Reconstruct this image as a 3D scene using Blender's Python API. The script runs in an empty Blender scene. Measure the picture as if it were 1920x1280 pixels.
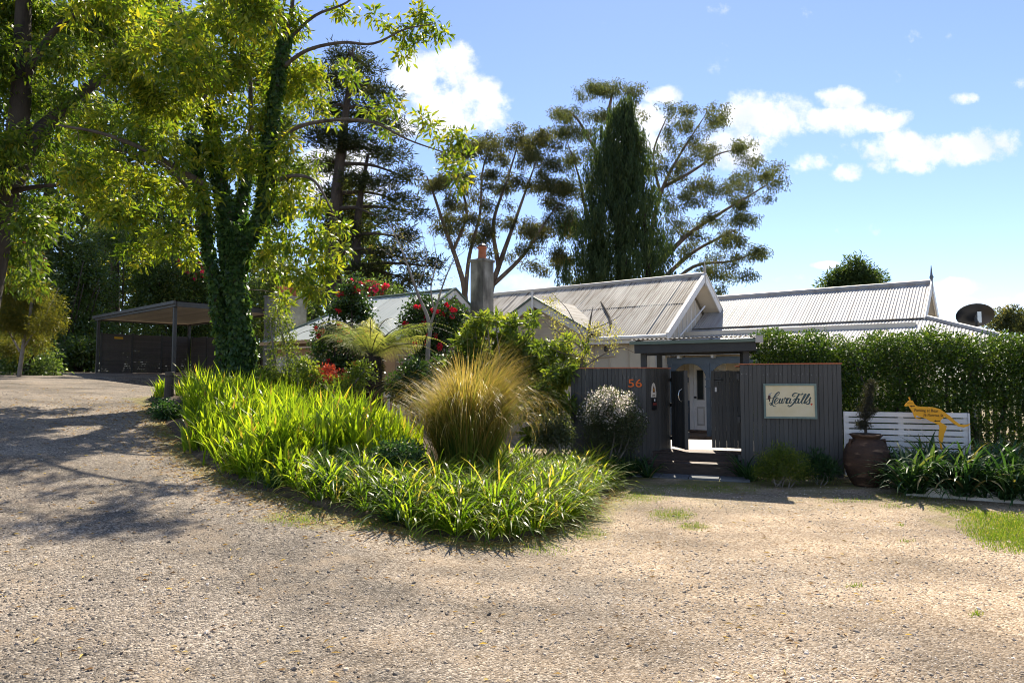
import bpy, bmesh, math
import numpy as np
from mathutils import Matrix, Vector
S = bpy.context.scene
C = S.collection
rad = math.radians
RNG = np.random.default_rng(7)

# ------------------------------------------------------------------ camera
CAMZ, PITCH, F = 1.6, rad(3.22), 1280.0
cam = bpy.data.cameras.new('camera'); cam.lens = 24; cam.sensor_width = 36
cam.clip_start = .05; cam.clip_end = 3000
camo = bpy.data.objects.new('camera', cam); C.objects.link(camo)
camo.location = (0, 0, CAMZ); camo.rotation_euler = (math.pi/2 + PITCH, 0, 0)
S.camera = camo

# ------------------------------------------------------------------ sun, sky, exposure
SUN_AZ, SUN_EL = rad(11), rad(47)          # azimuth clockwise from +Y
sd = Vector((math.sin(SUN_AZ)*math.cos(SUN_EL), math.cos(SUN_AZ)*math.cos(SUN_EL), math.sin(SUN_EL)))
sun = bpy.data.lights.new('sun', 'SUN'); sun.energy = 3.75; sun.angle = rad(.53); sun.color = (1, .90, .74)
suno = bpy.data.objects.new('sun', sun); C.objects.link(suno); suno.location = (0, 0, 30)
suno.rotation_euler = sd.to_track_quat('Z', 'Y').to_euler()
S.view_settings.view_transform = 'Standard'; S.view_settings.look = 'None'
S.view_settings.exposure = 1.38; S.view_settings.gamma = 1
S.render.engine = 'CYCLES'
S.cycles.use_denoising = True; S.cycles.filter_width = 1.0
S.cycles.max_bounces = 8; S.cycles.transmission_bounces = 6; S.cycles.transparent_max_bounces = 6
S.cycles.sample_clamp_indirect = 6
W = bpy.data.worlds.new('World'); S.world = W; W.use_nodes = True
W.cycles.sampling_method = 'MANUAL'; W.cycles.sample_map_resolution = 256

def ray(px, py):
    x, y, z = (px - 960)/F, 1.0, (640 - py)/F
    c, s = math.cos(PITCH), math.sin(PITCH)
    return np.array([x, y*c - z*s, y*s + z*c])
def P(px, py, d):
    r = ray(px, py); return np.array([0, 0, CAMZ]) + r*(d/r[1])

def build_world():
    nt = W.node_tree; N = nt.nodes; N.clear(); K = nt.links
    def nd(t, **kw):
        n = N.new(t)
        for k, v in kw.items(): setattr(n, k, v)
        return n
    def mth(op, a, b=None, c=None, clamp=False):
        n = nd('ShaderNodeMath', operation=op); n.use_clamp = clamp
        for i, v in enumerate((a, b, c)):
            if v is None: continue
            if isinstance(v, (int, float)): n.inputs[i].default_value = v
            else: K.new(v, n.inputs[i])
        return n.outputs[0]
    tc = nd('ShaderNodeTexCoord'); sep = nd('ShaderNodeSeparateXYZ'); K.new(tc.outputs['Generated'], sep.inputs[0])
    sky = nd('ShaderNodeTexSky', sky_type='NISHITA'); sky.sun_disc = False
    sky.sun_elevation = SUN_EL; sky.sun_rotation = SUN_AZ; sky.altitude = 900; sky.air_density = 1.0; sky.dust_density = .1; sky.ozone_density = 4.5
    dx, dy, dz = sep.outputs
    # cumulus: soft ellipses at fixed sky directions (gnomonic chart about +Y), broken up by noise
    yy = mth('MAXIMUM', dy, .05)
    X = mth('DIVIDE', dx, yy); Z = mth('DIVIDE', dz, yy)
    cl = [(815, 170, 120, 75), (800, 225, 140, 45), (1255, 178, 45, 22), (1215, 225, 75, 30), (1190, 290, 90, 60), (1445, 215, 90, 55), (1390, 285, 110, 45), (1575, 225, 110, 30), (1570, 185, 45, 25),
          (1510, 308, 60, 30), (1590, 325, 40, 22), (1730, 280, 130, 36), (1850, 272, 100, 40), (1690, 315, 70, 20), (1800, 186, 34, 14), (1470, 522, 60, 14), (1545, 497, 30, 9),
          (1830, 540, 70, 18), (1860, 572, 100, 22), (1960, 560, 70, 26), (1640, 232, 40, 18), (2000, 160, 90, 30), (640, 330, 100, 70), (1000, 530, 50, 18), (-200, 250, 200, 80), (2200, 420, 200, 60)]
    nz = nd('ShaderNodeTexNoise'); nz.inputs['Scale'].default_value = 11; nz.inputs['Detail'].default_value = 7; nz.inputs['Roughness'].default_value = .62
    cmb = nd('ShaderNodeCombineXYZ'); K.new(X, cmb.inputs[0]); K.new(Z, cmb.inputs[1]); K.new(mth('MULTIPLY', dy, .3), cmb.inputs[2])
    K.new(cmb.outputs[0], nz.inputs['Vector'])
    fld = None
    for (px, py, rx, ry) in cl:
        r = ray(px, py); cx, cz = r[0]/r[1], r[2]/r[1]
        a = mth('MULTIPLY', mth('SUBTRACT', X, cx), F/rx/1.12); b = mth('MULTIPLY', mth('SUBTRACT', Z, cz), F/ry/1.12)
        q = mth('ADD', mth('MULTIPLY', a, a), mth('MULTIPLY', b, b))
        e = mth('SUBTRACT', 1.0, q)
        fld = e if fld is None else mth('MAXIMUM', fld, e)
    fld = mth('MAXIMUM', fld, -.75)
    # elsewhere in the sky: scattered cumulus of the same kind
    nz2 = nd('ShaderNodeTexNoise'); nz2.inputs['Scale'].default_value = 2.2; nz2.inputs['Detail'].default_value = 5
    K.new(tc.outputs['Generated'], nz2.inputs['Vector'])
    side = mth('GREATER_THAN', .35, dy)
    gen = mth('MULTIPLY', mth('MULTIPLY', mth('SUBTRACT', nz2.outputs[0], .56), 9), side)
    gen = mth('ADD', gen, mth('MULTIPLY', mth('SUBTRACT', 1.0, side), -3))
    fld = mth('MAXIMUM', fld, mth('MINIMUM', gen, .6))
    den = mth('ADD', fld, mth('MULTIPLY', mth('SUBTRACT', nz.outputs[0], .52), 5.2))
    mr = nd('ShaderNodeMapRange', interpolation_type='SMOOTHSTEP'); mr.inputs[1].default_value = -.05; mr.inputs[2].default_value = .95
    K.new(den, mr.inputs[0])
    up = nd('ShaderNodeMapRange'); up.inputs[1].default_value = -.01; up.inputs[2].default_value = .03; K.new(dz, up.inputs[0])
    fac = mth('MULTIPLY', mr.outputs[0], mth('MULTIPLY', up.outputs[0], .96))
    hs = nd('ShaderNodeHueSaturation'); hs.inputs['Saturation'].default_value = .95
    tn = nd('ShaderNodeMix', data_type='RGBA', blend_type='MULTIPLY'); tn.inputs[0].default_value = 1; tn.inputs[7].default_value = (1.01, .93, .975, 1); K.new(sky.outputs[0], tn.inputs[6]); K.new(tn.outputs[2], hs.inputs['Color'])
    b1 = nd('ShaderNodeBackground'); b1.inputs[1].default_value = .078; K.new(hs.outputs[0], b1.inputs[0])
    ns = nd('ShaderNodeTexNoise'); ns.inputs['Scale'].default_value = 16; ns.inputs['Detail'].default_value = 4; K.new(cmb.outputs[0], ns.inputs['Vector'])
    rp = nd('ShaderNodeValToRGB'); rp.color_ramp.elements[0].position = .3; rp.color_ramp.elements[0].color = (.62, .66, .74, 1); rp.color_ramp.elements[1].position = .62; rp.color_ramp.elements[1].color = (.86, .86, .86, 1)
    K.new(ns.outputs[0], rp.inputs[0])
    b2 = nd('ShaderNodeBackground'); b2.inputs[1].default_value = .58; K.new(rp.outputs[0], b2.inputs[0])
    mx = nd('ShaderNodeMixShader'); K.new(fac, mx.inputs[0]); K.new(b1.outputs[0], mx.inputs[1]); K.new(b2.outputs[0], mx.inputs[2])
    out = nd('ShaderNodeOutputWorld'); K.new(mx.outputs[0], out.inputs[0])
build_world()

# ------------------------------------------------------------------ materials
MATS = {}
def mat(name):
    m = bpy.data.materials.new(name); m.use_nodes = True; m.node_tree.nodes.clear(); MATS[name] = m
    return m, m.node_tree.nodes, m.node_tree.links
def ramp(N, stops):
    r = N.new('ShaderNodeValToRGB'); e = r.color_ramp.elements
    while len(e) > 1: e.remove(e[-1])
    e[0].position = stops[0][0]; e[0].color = (*stops[0][1], 1)
    for p, c in stops[1:]:
        k = e.new(p); k.color = (*c, 1)
    return r
def surf(name, c1, c2, scale=6, rough=.7, bump=.15, stretch=(1, 1, 1), spec=.3, metal=0, detail=5, streak=None, bscale=None, pos=(.3, .7)):
    m, N, K = mat(name)
    tc = N.new('ShaderNodeTexCoord'); mp = N.new('ShaderNodeMapping'); mp.inputs['Scale'].default_value = stretch
    K.new(tc.outputs['Object'], mp.inputs[0])
    nz = N.new('ShaderNodeTexNoise'); nz.inputs['Scale'].default_value = scale; nz.inputs['Detail'].default_value = detail; nz.inputs['Roughness'].default_value = .6
    K.new(mp.outputs[0], nz.inputs['Vector'])
    r = ramp(N, [(pos[0], c1), (pos[1], c2)]); K.new(nz.outputs[0], r.inputs[0])
    col = r.outputs[0]
    oi = N.new('ShaderNodeObjectInfo')
    hv = N.new('ShaderNodeHueSaturation'); mr = N.new('ShaderNodeMapRange'); mr.inputs[3].default_value = .86; mr.inputs[4].default_value = 1.12
    K.new(oi.outputs['Random'], mr.inputs[0]); K.new(mr.outputs[0], hv.inputs['Value']); K.new(col, hv.inputs['Color']); col = hv.outputs[0]
    if streak:                                    # long dirt marks with a shape of their own
        sc, sst, scol, lo, hi = streak
        mp1 = N.new('ShaderNodeMapping'); mp1.inputs['Rotation'].default_value = (0, 0, math.radians(36.87) if len(sst) > 3 else 0); K.new(tc.outputs['Object'], mp1.inputs[0])
        mp2 = N.new('ShaderNodeMapping'); mp2.inputs['Scale'].default_value = sst[:3]; K.new(mp1.outputs[0], mp2.inputs[0])
        n2 = N.new('ShaderNodeTexNoise'); n2.inputs['Scale'].default_value = sc; n2.inputs['Detail'].default_value = 6; K.new(mp2.outputs[0], n2.inputs['Vector'])
        m2 = N.new('ShaderNodeMapRange'); m2.inputs[1].default_value = lo; m2.inputs[2].default_value = hi; K.new(n2.outputs[0], m2.inputs[0])
        mix = N.new('ShaderNodeMix'); mix.data_type = 'RGBA'; K.new(m2.outputs[0], mix.inputs[0]); K.new(col, mix.inputs[6]); mix.inputs[7].default_value = (*scol, 1); col = mix.outputs[2]
    b = N.new('ShaderNodeBsdfPrincipled'); b.inputs['Roughness'].default_value = rough; b.inputs['Specular IOR Level'].default_value = spec; b.inputs['Metallic'].default_value = metal
    K.new(col, b.inputs['Base Color'])
    if bump:
        nb = N.new('ShaderNodeTexNoise'); nb.inputs['Scale'].default_value = bscale or scale*4; nb.inputs['Detail'].default_value = 4; K.new(mp.outputs[0], nb.inputs['Vector'])
        bp = N.new('ShaderNodeBump'); bp.inputs['Strength'].default_value = bump; bp.inputs['Distance'].default_value = .02; K.new(nb.outputs[0], bp.inputs['Height']); K.new(bp.outputs[0], b.inputs['Normal'])
    o = N.new('ShaderNodeOutputMaterial'); K.new(b.outputs[0], o.inputs[0])
    return m
def leafmat(name, stops, tr=.45, rough=.42, tint=(1.25, 1.2, .45), spec=.35, tip=None):
    m, N, K = mat(name)
    at = N.new('ShaderNodeAttribute'); at.attribute_name = 'rnd'
    r = ramp(N, stops); K.new(at.outputs['Fac'], r.inputs[0]); col = r.outputs[0]
    if tip:
        a2 = N.new('ShaderNodeAttribute'); a2.attribute_name = 'tip'
        mr = N.new('ShaderNodeMapRange'); mr.inputs[1].default_value = tip[1]; mr.inputs[2].default_value = tip[2]; K.new(a2.outputs['Fac'], mr.inputs[0])
        mx = N.new('ShaderNodeMix'); mx.data_type = 'RGBA'; K.new(mr.outputs[0], mx.inputs[0]); K.new(col, mx.inputs[6]); mx.inputs[7].default_value = (*tip[0], 1); col = mx.outputs[2]
    b = N.new('ShaderNodeBsdfPrincipled'); b.inputs['Roughness'].default_value = rough; b.inputs['Specular IOR Level'].default_value = spec; K.new(col, b.inputs['Base Color'])
    t = N.new('ShaderNodeBsdfTranslucent'); mm = N.new('ShaderNodeMix'); mm.data_type = 'RGBA'; mm.blend_type = 'MULTIPLY'; mm.inputs[0].default_value = 1
    K.new(col, mm.inputs[6]); mm.inputs[7].default_value = (*[2.0*v for v in tint], 1); K.new(mm.outputs[2], t.inputs[0])
    x = N.new('ShaderNodeMixShader'); x.inputs[0].default_value = tr; K.new(b.outputs[0], x.inputs[1]); K.new(t.outputs[0], x.inputs[2])
    o = N.new('ShaderNodeOutputMaterial'); K.new(x.outputs[0], o.inputs[0])
    return m

surf('charcoal', (.066, .064, .057), (.088, .085, .076), 5, .6, .12, (1, 1, .15), streak=(5, (1, 1, .25), (.10, .095, .08), .6, .85))
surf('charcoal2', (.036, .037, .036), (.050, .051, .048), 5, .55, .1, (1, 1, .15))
surf('capping', (.42, .12, .05), (.55, .19, .09), 9, .6, .1)
surf('oldroof', (.31, .28, .235), (.49, .455, .40), 1.1, .62, .06, spec=.25, streak=(1.6, (6.5, .5, .5, 1), (.12, .09, .065), .46, .68), bscale=14)
surf('newroof', (.32, .315, .30), (.41, .40, .385), .7, .52, .02, spec=.35, streak=(1.2, (5, .4, .4, 1), (.26, .225, .19), .50, .80))
surf('paleroof', (.50, .54, .50), (.58, .61, .57), .8, .42, .02, spec=.5, streak=(4, (1, 1, .5), (.36, .36, .32), .66, .85))
surf('cream', (.60, .53, .42), (.68, .61, .50), 2, .7, .06)
surf('cream2', (.50, .42, .32), (.58, .50, .39), 2, .7, .06)
surf('tanwall', (.36, .24, .13), (.43, .29, .17), 2, .7, .06)
surf('white', (.66, .64, .60), (.80, .78, .74), 3, .5, .05, streak=(6, (1, 1, 1), (.45, .40, .32), .62, .85))
surf('greentrim', (.10, .14, .11), (.14, .18, .14), 3, .5, .05)
surf('bluegrey', (.10, .13, .16), (.14, .17, .20), 4, .5, .08)
surf('concrete', (.14, .135, .11), (.30, .29, .25), 2.2, .9, .4, streak=(2.5, (1, 1, .3), (.07, .065, .055), .5, .7))
surf('terracotta', (.42, .14, .06), (.55, .20, .10), 6, .8, .1)
surf('potclay', (.030, .018, .012), (.085, .047, .028), 5, .75, .4, (1, 1, 2.2), streak=(3.5, (1, 1, 2.5), (.28, .17, .10), .60, .74))
surf('deck', (.10, .065, .045), (.17, .11, .075), 6, .55, .2, (.3, 3, 3))
surf('stepwood', (.030, .020, .016), (.055, .036, .028), 6, .45, .2, (.5, 3, 3))
surf('palewood', (.40, .37, .33), (.5, .47, .42), 6, .6, .1)
surf('slab', (.10, .11, .12), (.17, .18, .19), 4, .85, .3)
surf('wall_lime', (.55, .50, .42), (.74, .70, .63), 4, .85, .3, streak=(3, (1, 1, 1), (.30, .27, .2), .55, .75))
surf('blackmetal', (.012, .012, .012), (.02, .02, .02), 4, .35, .02, spec=.5)
surf('steel', (.45, .45, .44), (.6, .6, .58), 4, .25, .02, metal=.9)
surf('glass', (.03, .035, .035), (.05, .055, .05), 1, .06, 0, spec=.8)
surf('signcream', (.74, .62, .36), (.80, .70, .47), 5, .55, .04, streak=(2, (1, 1, .5), (.66, .49, .22), .58, .85))
surf('signframe', (.14, .20, .17), (.20, .26, .22), 8, .5, .1)
surf('ink', (.055, .085, .08), (.07, .10, .095), 8, .5, 0)
surf('blackink', (.02, .016, .01), (.03, .02, .012), 8, .6, 0)
surf('red', (.60, .08, .03), (.66, .11, .04), 8, .5, 0)
surf('darkred', (.16, .03, .025), (.2, .04, .03), 8, .5, 0)
surf('orange', (.72, .13, .015), (.78, .16, .025), 8, .5, 0)
surf('birdbrown', (.07, .03, .03), (.12, .06, .05), 20, .6, 0)
surf('roo', (.72, .32, .012), (.78, .37, .02), 6, .5, .05)
surf('yellowsign', (.75, .40, .02), (.8, .44, .03), 6, .5, 0)
surf('carport', (.055, .055, .052), (.075, .075, .070), 3, .45, .03)
surf('slatbrown', (.070, .060, .053), (.095, .083, .074), 3, .45, .03)
surf('soffit', (.52, .45, .36), (.60, .53, .43), 3, .5, .03)
surf('bark', (.055, .045, .035), (.16, .135, .11), 7, .9, .6, (1, 1, .3))
surf('greybark', (.14, .12, .10), (.30, .27, .23), 7, .9, .5, (1, 1, .4))
surf('gumbark', (.07, .05, .038), (.24, .19, .145), 2.5, .8, .3, (1, 1, .3))
surf('darkbark', (.03, .024, .02), (.08, .065, .05), 5, .9, .5, (1, 1, .3))
surf('ferntrunk', (.018, .013, .010), (.06, .045, .033), 18, .95, .9)
surf('postwood', (.04, .034, .028), (.10, .085, .07), 6, .85, .4, (1, 1, .2))
surf('soil', (.045, .032, .022), (.13, .095, .065), 9, .95, .8)
surf('rock', (.16, .14, .115), (.34, .30, .25), 5, .9, .5)
surf('mossrock', (.07, .09, .03), (.20, .17, .10), 5, .95, .6)

leafmat('L_tree', [(0, (.034, .072, .012)), (.35, (.075, .130, .016)), (.68, (.155, .190, .022)), (.94, (.27, .255, .028)), (1, (.37, .26, .04))], .54, .36)
leafmat('L_leftree', [(0, (.028, .060, .012)), (.5, (.065, .110, .016)), (.85, (.14, .165, .022)), (1, (.26, .21, .03))], .52)
leafmat('L_ivy', [(0, (.024, .058, .018)), (.6, (.050, .105, .030)), (1, (.11, .17, .045))], .4, .35)
leafmat('L_rhodo', [(0, (.034, .070, .022)), (.6, (.072, .118, .036)), (1, (.14, .18, .05))], .48, .28, spec=.7)
leafmat('L_forest', [(0, (.034, .064, .020)), (.55, (.075, .11, .030)), (.9, (.15, .16, .045)), (1, (.20, .15, .06))], .48, spec=.3)
leafmat('L_wattle', [(0, (.06, .075, .015)), (.5, (.11, .12, .025)), (1, (.22, .18, .03))], .45)
leafmat('L_pine', [(0, (.022, .036, .018)), (.6, (.045, .060, .025)), (1, (.09, .09, .035))], .3, .55, spec=.2)
leafmat('L_gum', [(0, (.042, .060, .034)), (.5, (.078, .096, .050)), (.85, (.12, .125, .06)), (1, (.15, .12, .06))], .38, .6, spec=.15)
leafmat('L_gumbrown', [(0, (.042, .054, .032)), (.5, (.078, .088, .048)), (.85, (.12, .115, .06)), (1, (.15, .11, .06))], .38, .6, spec=.15)
leafmat('L_conifer', [(0, (.028, .055, .026)), (.6, (.055, .088, .036)), (1, (.09, .12, .05))], .38, .55, spec=.2)
leafmat('L_hedge', [(0, (.018, .046, .008)), (.5, (.040, .080, .012)), (.85, (.075, .120, .016)), (1, (.20, .22, .035))], .32, .38, spec=.35)
leafmat('L_camellia', [(0, (.018, .046, .014)), (.7, (.036, .075, .020)), (1, (.075, .115, .03))], .3, .25, spec=.6)
leafmat('L_shrub', [(0, (.045, .080, .018)), (.5, (.10, .145, .028)), (.85, (.18, .21, .04)), (1, (.27, .25, .06))], .48, .36, spec=.35)
leafmat('L_silver', [(0, (.035, .050, .026)), (.6, (.07, .09, .045)), (1, (.14, .15, .09))], .35, .35)
leafmat('L_whiteflower', [(0, (.55, .50, .46)), (1, (.80, .76, .74))], .45, .5, (1, .95, .9))
leafmat('L_iris', [(0, (.080, .140, .014)), (.5, (.160, .235, .020)), (.93, (.26, .32, .030)), (.97, (.32, .25, .07)), (1, (.34, .22, .10))], .6, .35, (1.2, 1.15, .35))
leafmat('L_agap', [(0, (.055, .110, .014)), (.5, (.120, .180, .022)), (.9, (.21, .265, .035)), (.94, (.30, .25, .08)), (1, (.4, .3, .14))], .56, .36, (1.2, 1.2, .35), spec=.4)
leafmat('L_agapdark', [(0, (.018, .050, .018)), (.6, (.035, .085, .028)), (.95, (.07, .115, .04)), (1, (.25, .19, .09))], .3, .42, spec=.3)
leafmat('L_miscanthus', [(0, (.05, .11, .016)), (.6, (.12, .17, .026)), (.85, (.21, .19, .04)), (1, (.30, .19, .06))], .45, .4, (1.1, 1.0, .5), tip=((.36, .26, .11), .55, 1.05))
leafmat('L_fern', [(0, (.07, .11, .035)), (.6, (.165, .20, .075)), (1, (.34, .33, .15))], .5, .35, (1.1, 1.1, .4))
leafmat('L_lichen', [(0, (.14, .15, .06)), (.6, (.26, .25, .09)), (1, (.40, .36, .14))], .45, .5)
leafmat('L_dryconifer', [(0, (.025, .028, .020)), (.7, (.05, .05, .035)), (1, (.09, .08, .05))], .2, .6)
leafmat('L_red', [(0, (.48, .02, .045)), (1, (.70, .06, .10))], .35, .4, (1, .4, .45))
leafmat('L_pink', [(0, (.55, .03, .10)), (1, (.75, .10, .22))], .35, .4, (1, .4, .5))
leafmat('L_redshoot', [(0, (.35, .07, .04)), (1, (.5, .14, .07))], .4, .4, (1.1, .6, .4))
leafmat('L_grass', [(0, (.065, .125, .015)), (.6, (.12, .19, .024)), (.93, (.20, .22, .045)), (1, (.35, .28, .12))], .45, .5)
leafmat('L_litter', [(0, (.16, .09, .045)), (.5, (.30, .20, .09)), (.85, (.45, .34, .15)), (1, (.55, .42, .10))], .25, .7, (1, .9, .6))

def groundmat():
    m, N, K = mat('gravel')
    geo = N.new('ShaderNodeNewGeometry'); sep = N.new('ShaderNodeSeparateXYZ'); K.new(geo.outputs['Position'], sep.inputs[0])
    def noise(s, d=5, r=.6):
        n = N.new('ShaderNodeTexNoise'); n.inputs['Scale'].default_value = s; n.inputs['Detail'].default_value = d; n.inputs['Roughness'].default_value = r
        K.new(geo.outputs['Position'], n.inputs['Vector']); return n.outputs[0]
    def mr(v, a, b, c=0, d=1):
        n = N.new('ShaderNodeMapRange'); n.inputs[1].default_value = a; n.inputs[2].default_value = b; n.inputs[3].default_value = c; n.inputs[4].default_value = d; K.new(v, n.inputs[0]); return n.outputs[0]
    def mx(f, a, b, bt='MIX'):
        n = N.new('ShaderNodeMix'); n.data_type = 'RGBA'; n.blend_type = bt
        for i, v in ((0, f), (6, a), (7, b)):
            if isinstance(v, (float, int)): n.inputs[i].default_value = v
            elif isinstance(v, tuple): n.inputs[i].default_value = (*v, 1)
            else: K.new(v, n.inputs[i])
        return n.outputs[2]
    def ma(op, a, b):
        n = N.new('ShaderNodeMath'); n.operation = op
        for i, v in enumerate((a, b)):
            if isinstance(v, (float, int)): n.inputs[i].default_value = v
            else: K.new(v, n.inputs[i])
        return n.outputs[0]
    vo = N.new('ShaderNodeTexVoronoi'); vo.inputs['Scale'].default_value = 75; K.new(geo.outputs['Position'], vo.inputs['Vector'])
    vs = N.new('ShaderNodeSeparateXYZ'); K.new(vo.outputs['Color'], vs.inputs[0])
    tan = ramp(N, [(0, (.17, .115, .065)), (.35, (.34, .245, .155)), (.7, (.47, .36, .245)), (1, (.60, .50, .38))]); K.new(vs.outputs[0], tan.inputs[0])
    gry = ramp(N, [(0, (.085, .070, .055)), (.4, (.19, .158, .125)), (.75, (.29, .245, .195)), (1, (.44, .385, .315))]); K.new(vs.outputs[0], gry.inputs[0])
    # worn old bitumen to the left and near, loose tan gravel to the right
    g = ma('ADD', ma('ADD', ma('MULTIPLY', sep.outputs[0], -.26), ma('MULTIPLY', sep.outputs[1], -.16)), ma('MULTIPLY', noise(.55, 4), 3.0))
    col = mx(mr(g, -.1, 1.0), tan.outputs[0], gry.outputs[0])
    patch = mr(noise(.9, 4), .36, .66, .62, 1.22)
    col = mx(1.0, col, patch, 'MULTIPLY')
    mpb = N.new('ShaderNodeMapping'); mpb.inputs['Rotation'].default_value = (0, 0, .25); mpb.inputs['Scale'].default_value = (.30, 1.7, 1); K.new(geo.outputs['Position'], mpb.inputs[0])
    nb_ = N.new('ShaderNodeTexNoise'); nb_.inputs['Scale'].default_value = .9; nb_.inputs['Detail'].default_value = 4; K.new(mpb.outputs[0], nb_.inputs['Vector'])
    col = mx(1.0, col, mr(nb_.outputs[0], .35, .65, .80, 1.15), 'MULTIPLY')
    dust = mr(noise(2.3, 6), .5, .75, 0, .55)
    col = mx(dust, col, (.37, .28, .19))
    # moss and thin turf along the bed and by the entrance
    ent = ma('MULTIPLY', mr(sep.outputs[1], 8.3, 10.8), mr(sep.outputs[0], -.5, 1.0))
    far = mr(sep.outputs[1], 34, 42)
    moss = ma('MULTIPLY', ent, mr(noise(1.7, 6), .40, .56))
    col = mx(ma('MULTIPLY', moss, .8), col, (.15, .15, .045))
    am = N.new('ShaderNodeAttribute'); am.attribute_name = 'moss'
    mk = mr(ma('ADD', am.outputs['Fac'], ma('MULTIPLY', noise(3.2, 8, .7), 1.6)), 1.15, 1.6, 0, .85)
    mcol = ramp(N, [(.3, (.13, .09, .05)), (.5, (.22, .19, .06)), (.7, (.17, .19, .04))]); K.new(noise(5, 6), mcol.inputs[0])
    col = mx(mk, col, mcol.outputs[0])
    col = mx(far, col, (.06, .08, .03))
    b = N.new('ShaderNodeBsdfPrincipled'); b.inputs['Roughness'].default_value = .85; b.inputs['Specular IOR Level'].default_value = .25; K.new(col, b.inputs['Base Color'])
    h = ma('ADD', ma('MULTIPLY', vo.outputs['Distance'], -1.0), ma('MULTIPLY', noise(14, 6), 1.4))
    bp = N.new('ShaderNodeBump'); bp.inputs['Strength'].default_value = .65; bp.inputs['Distance'].default_value = .018; K.new(h, bp.inputs['Height']); K.new(bp.outputs[0], b.inputs['Normal'])
    o = N.new('ShaderNodeOutputMaterial'); K.new(b.outputs[0], o.inputs[0])
groundmat()
def pebmat():
    m, N, K = mat('pebble')
    at = N.new('ShaderNodeAttribute'); at.attribute_name = 'tone'; at.attribute_type = 'INSTANCER'
    r = ramp(N, [(0, (.045, .038, .030)), (.3, (.17, .145, .115)), (.45, (.27, .225, .175)), (.62, (.39, .31, .23)), (.85, (.53, .44, .335)), (1, (.68, .60, .51))]); K.new(at.outputs['Fac'], r.inputs[0])
    b = N.new('ShaderNodeBsdfPrincipled'); b.inputs['Roughness'].default_value = .7; K.new(r.outputs[0], b.inputs['Base Color'])
    o = N.new('ShaderNodeOutputMaterial'); K.new(b.outputs[0], o.inputs[0])
pebmat()

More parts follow.
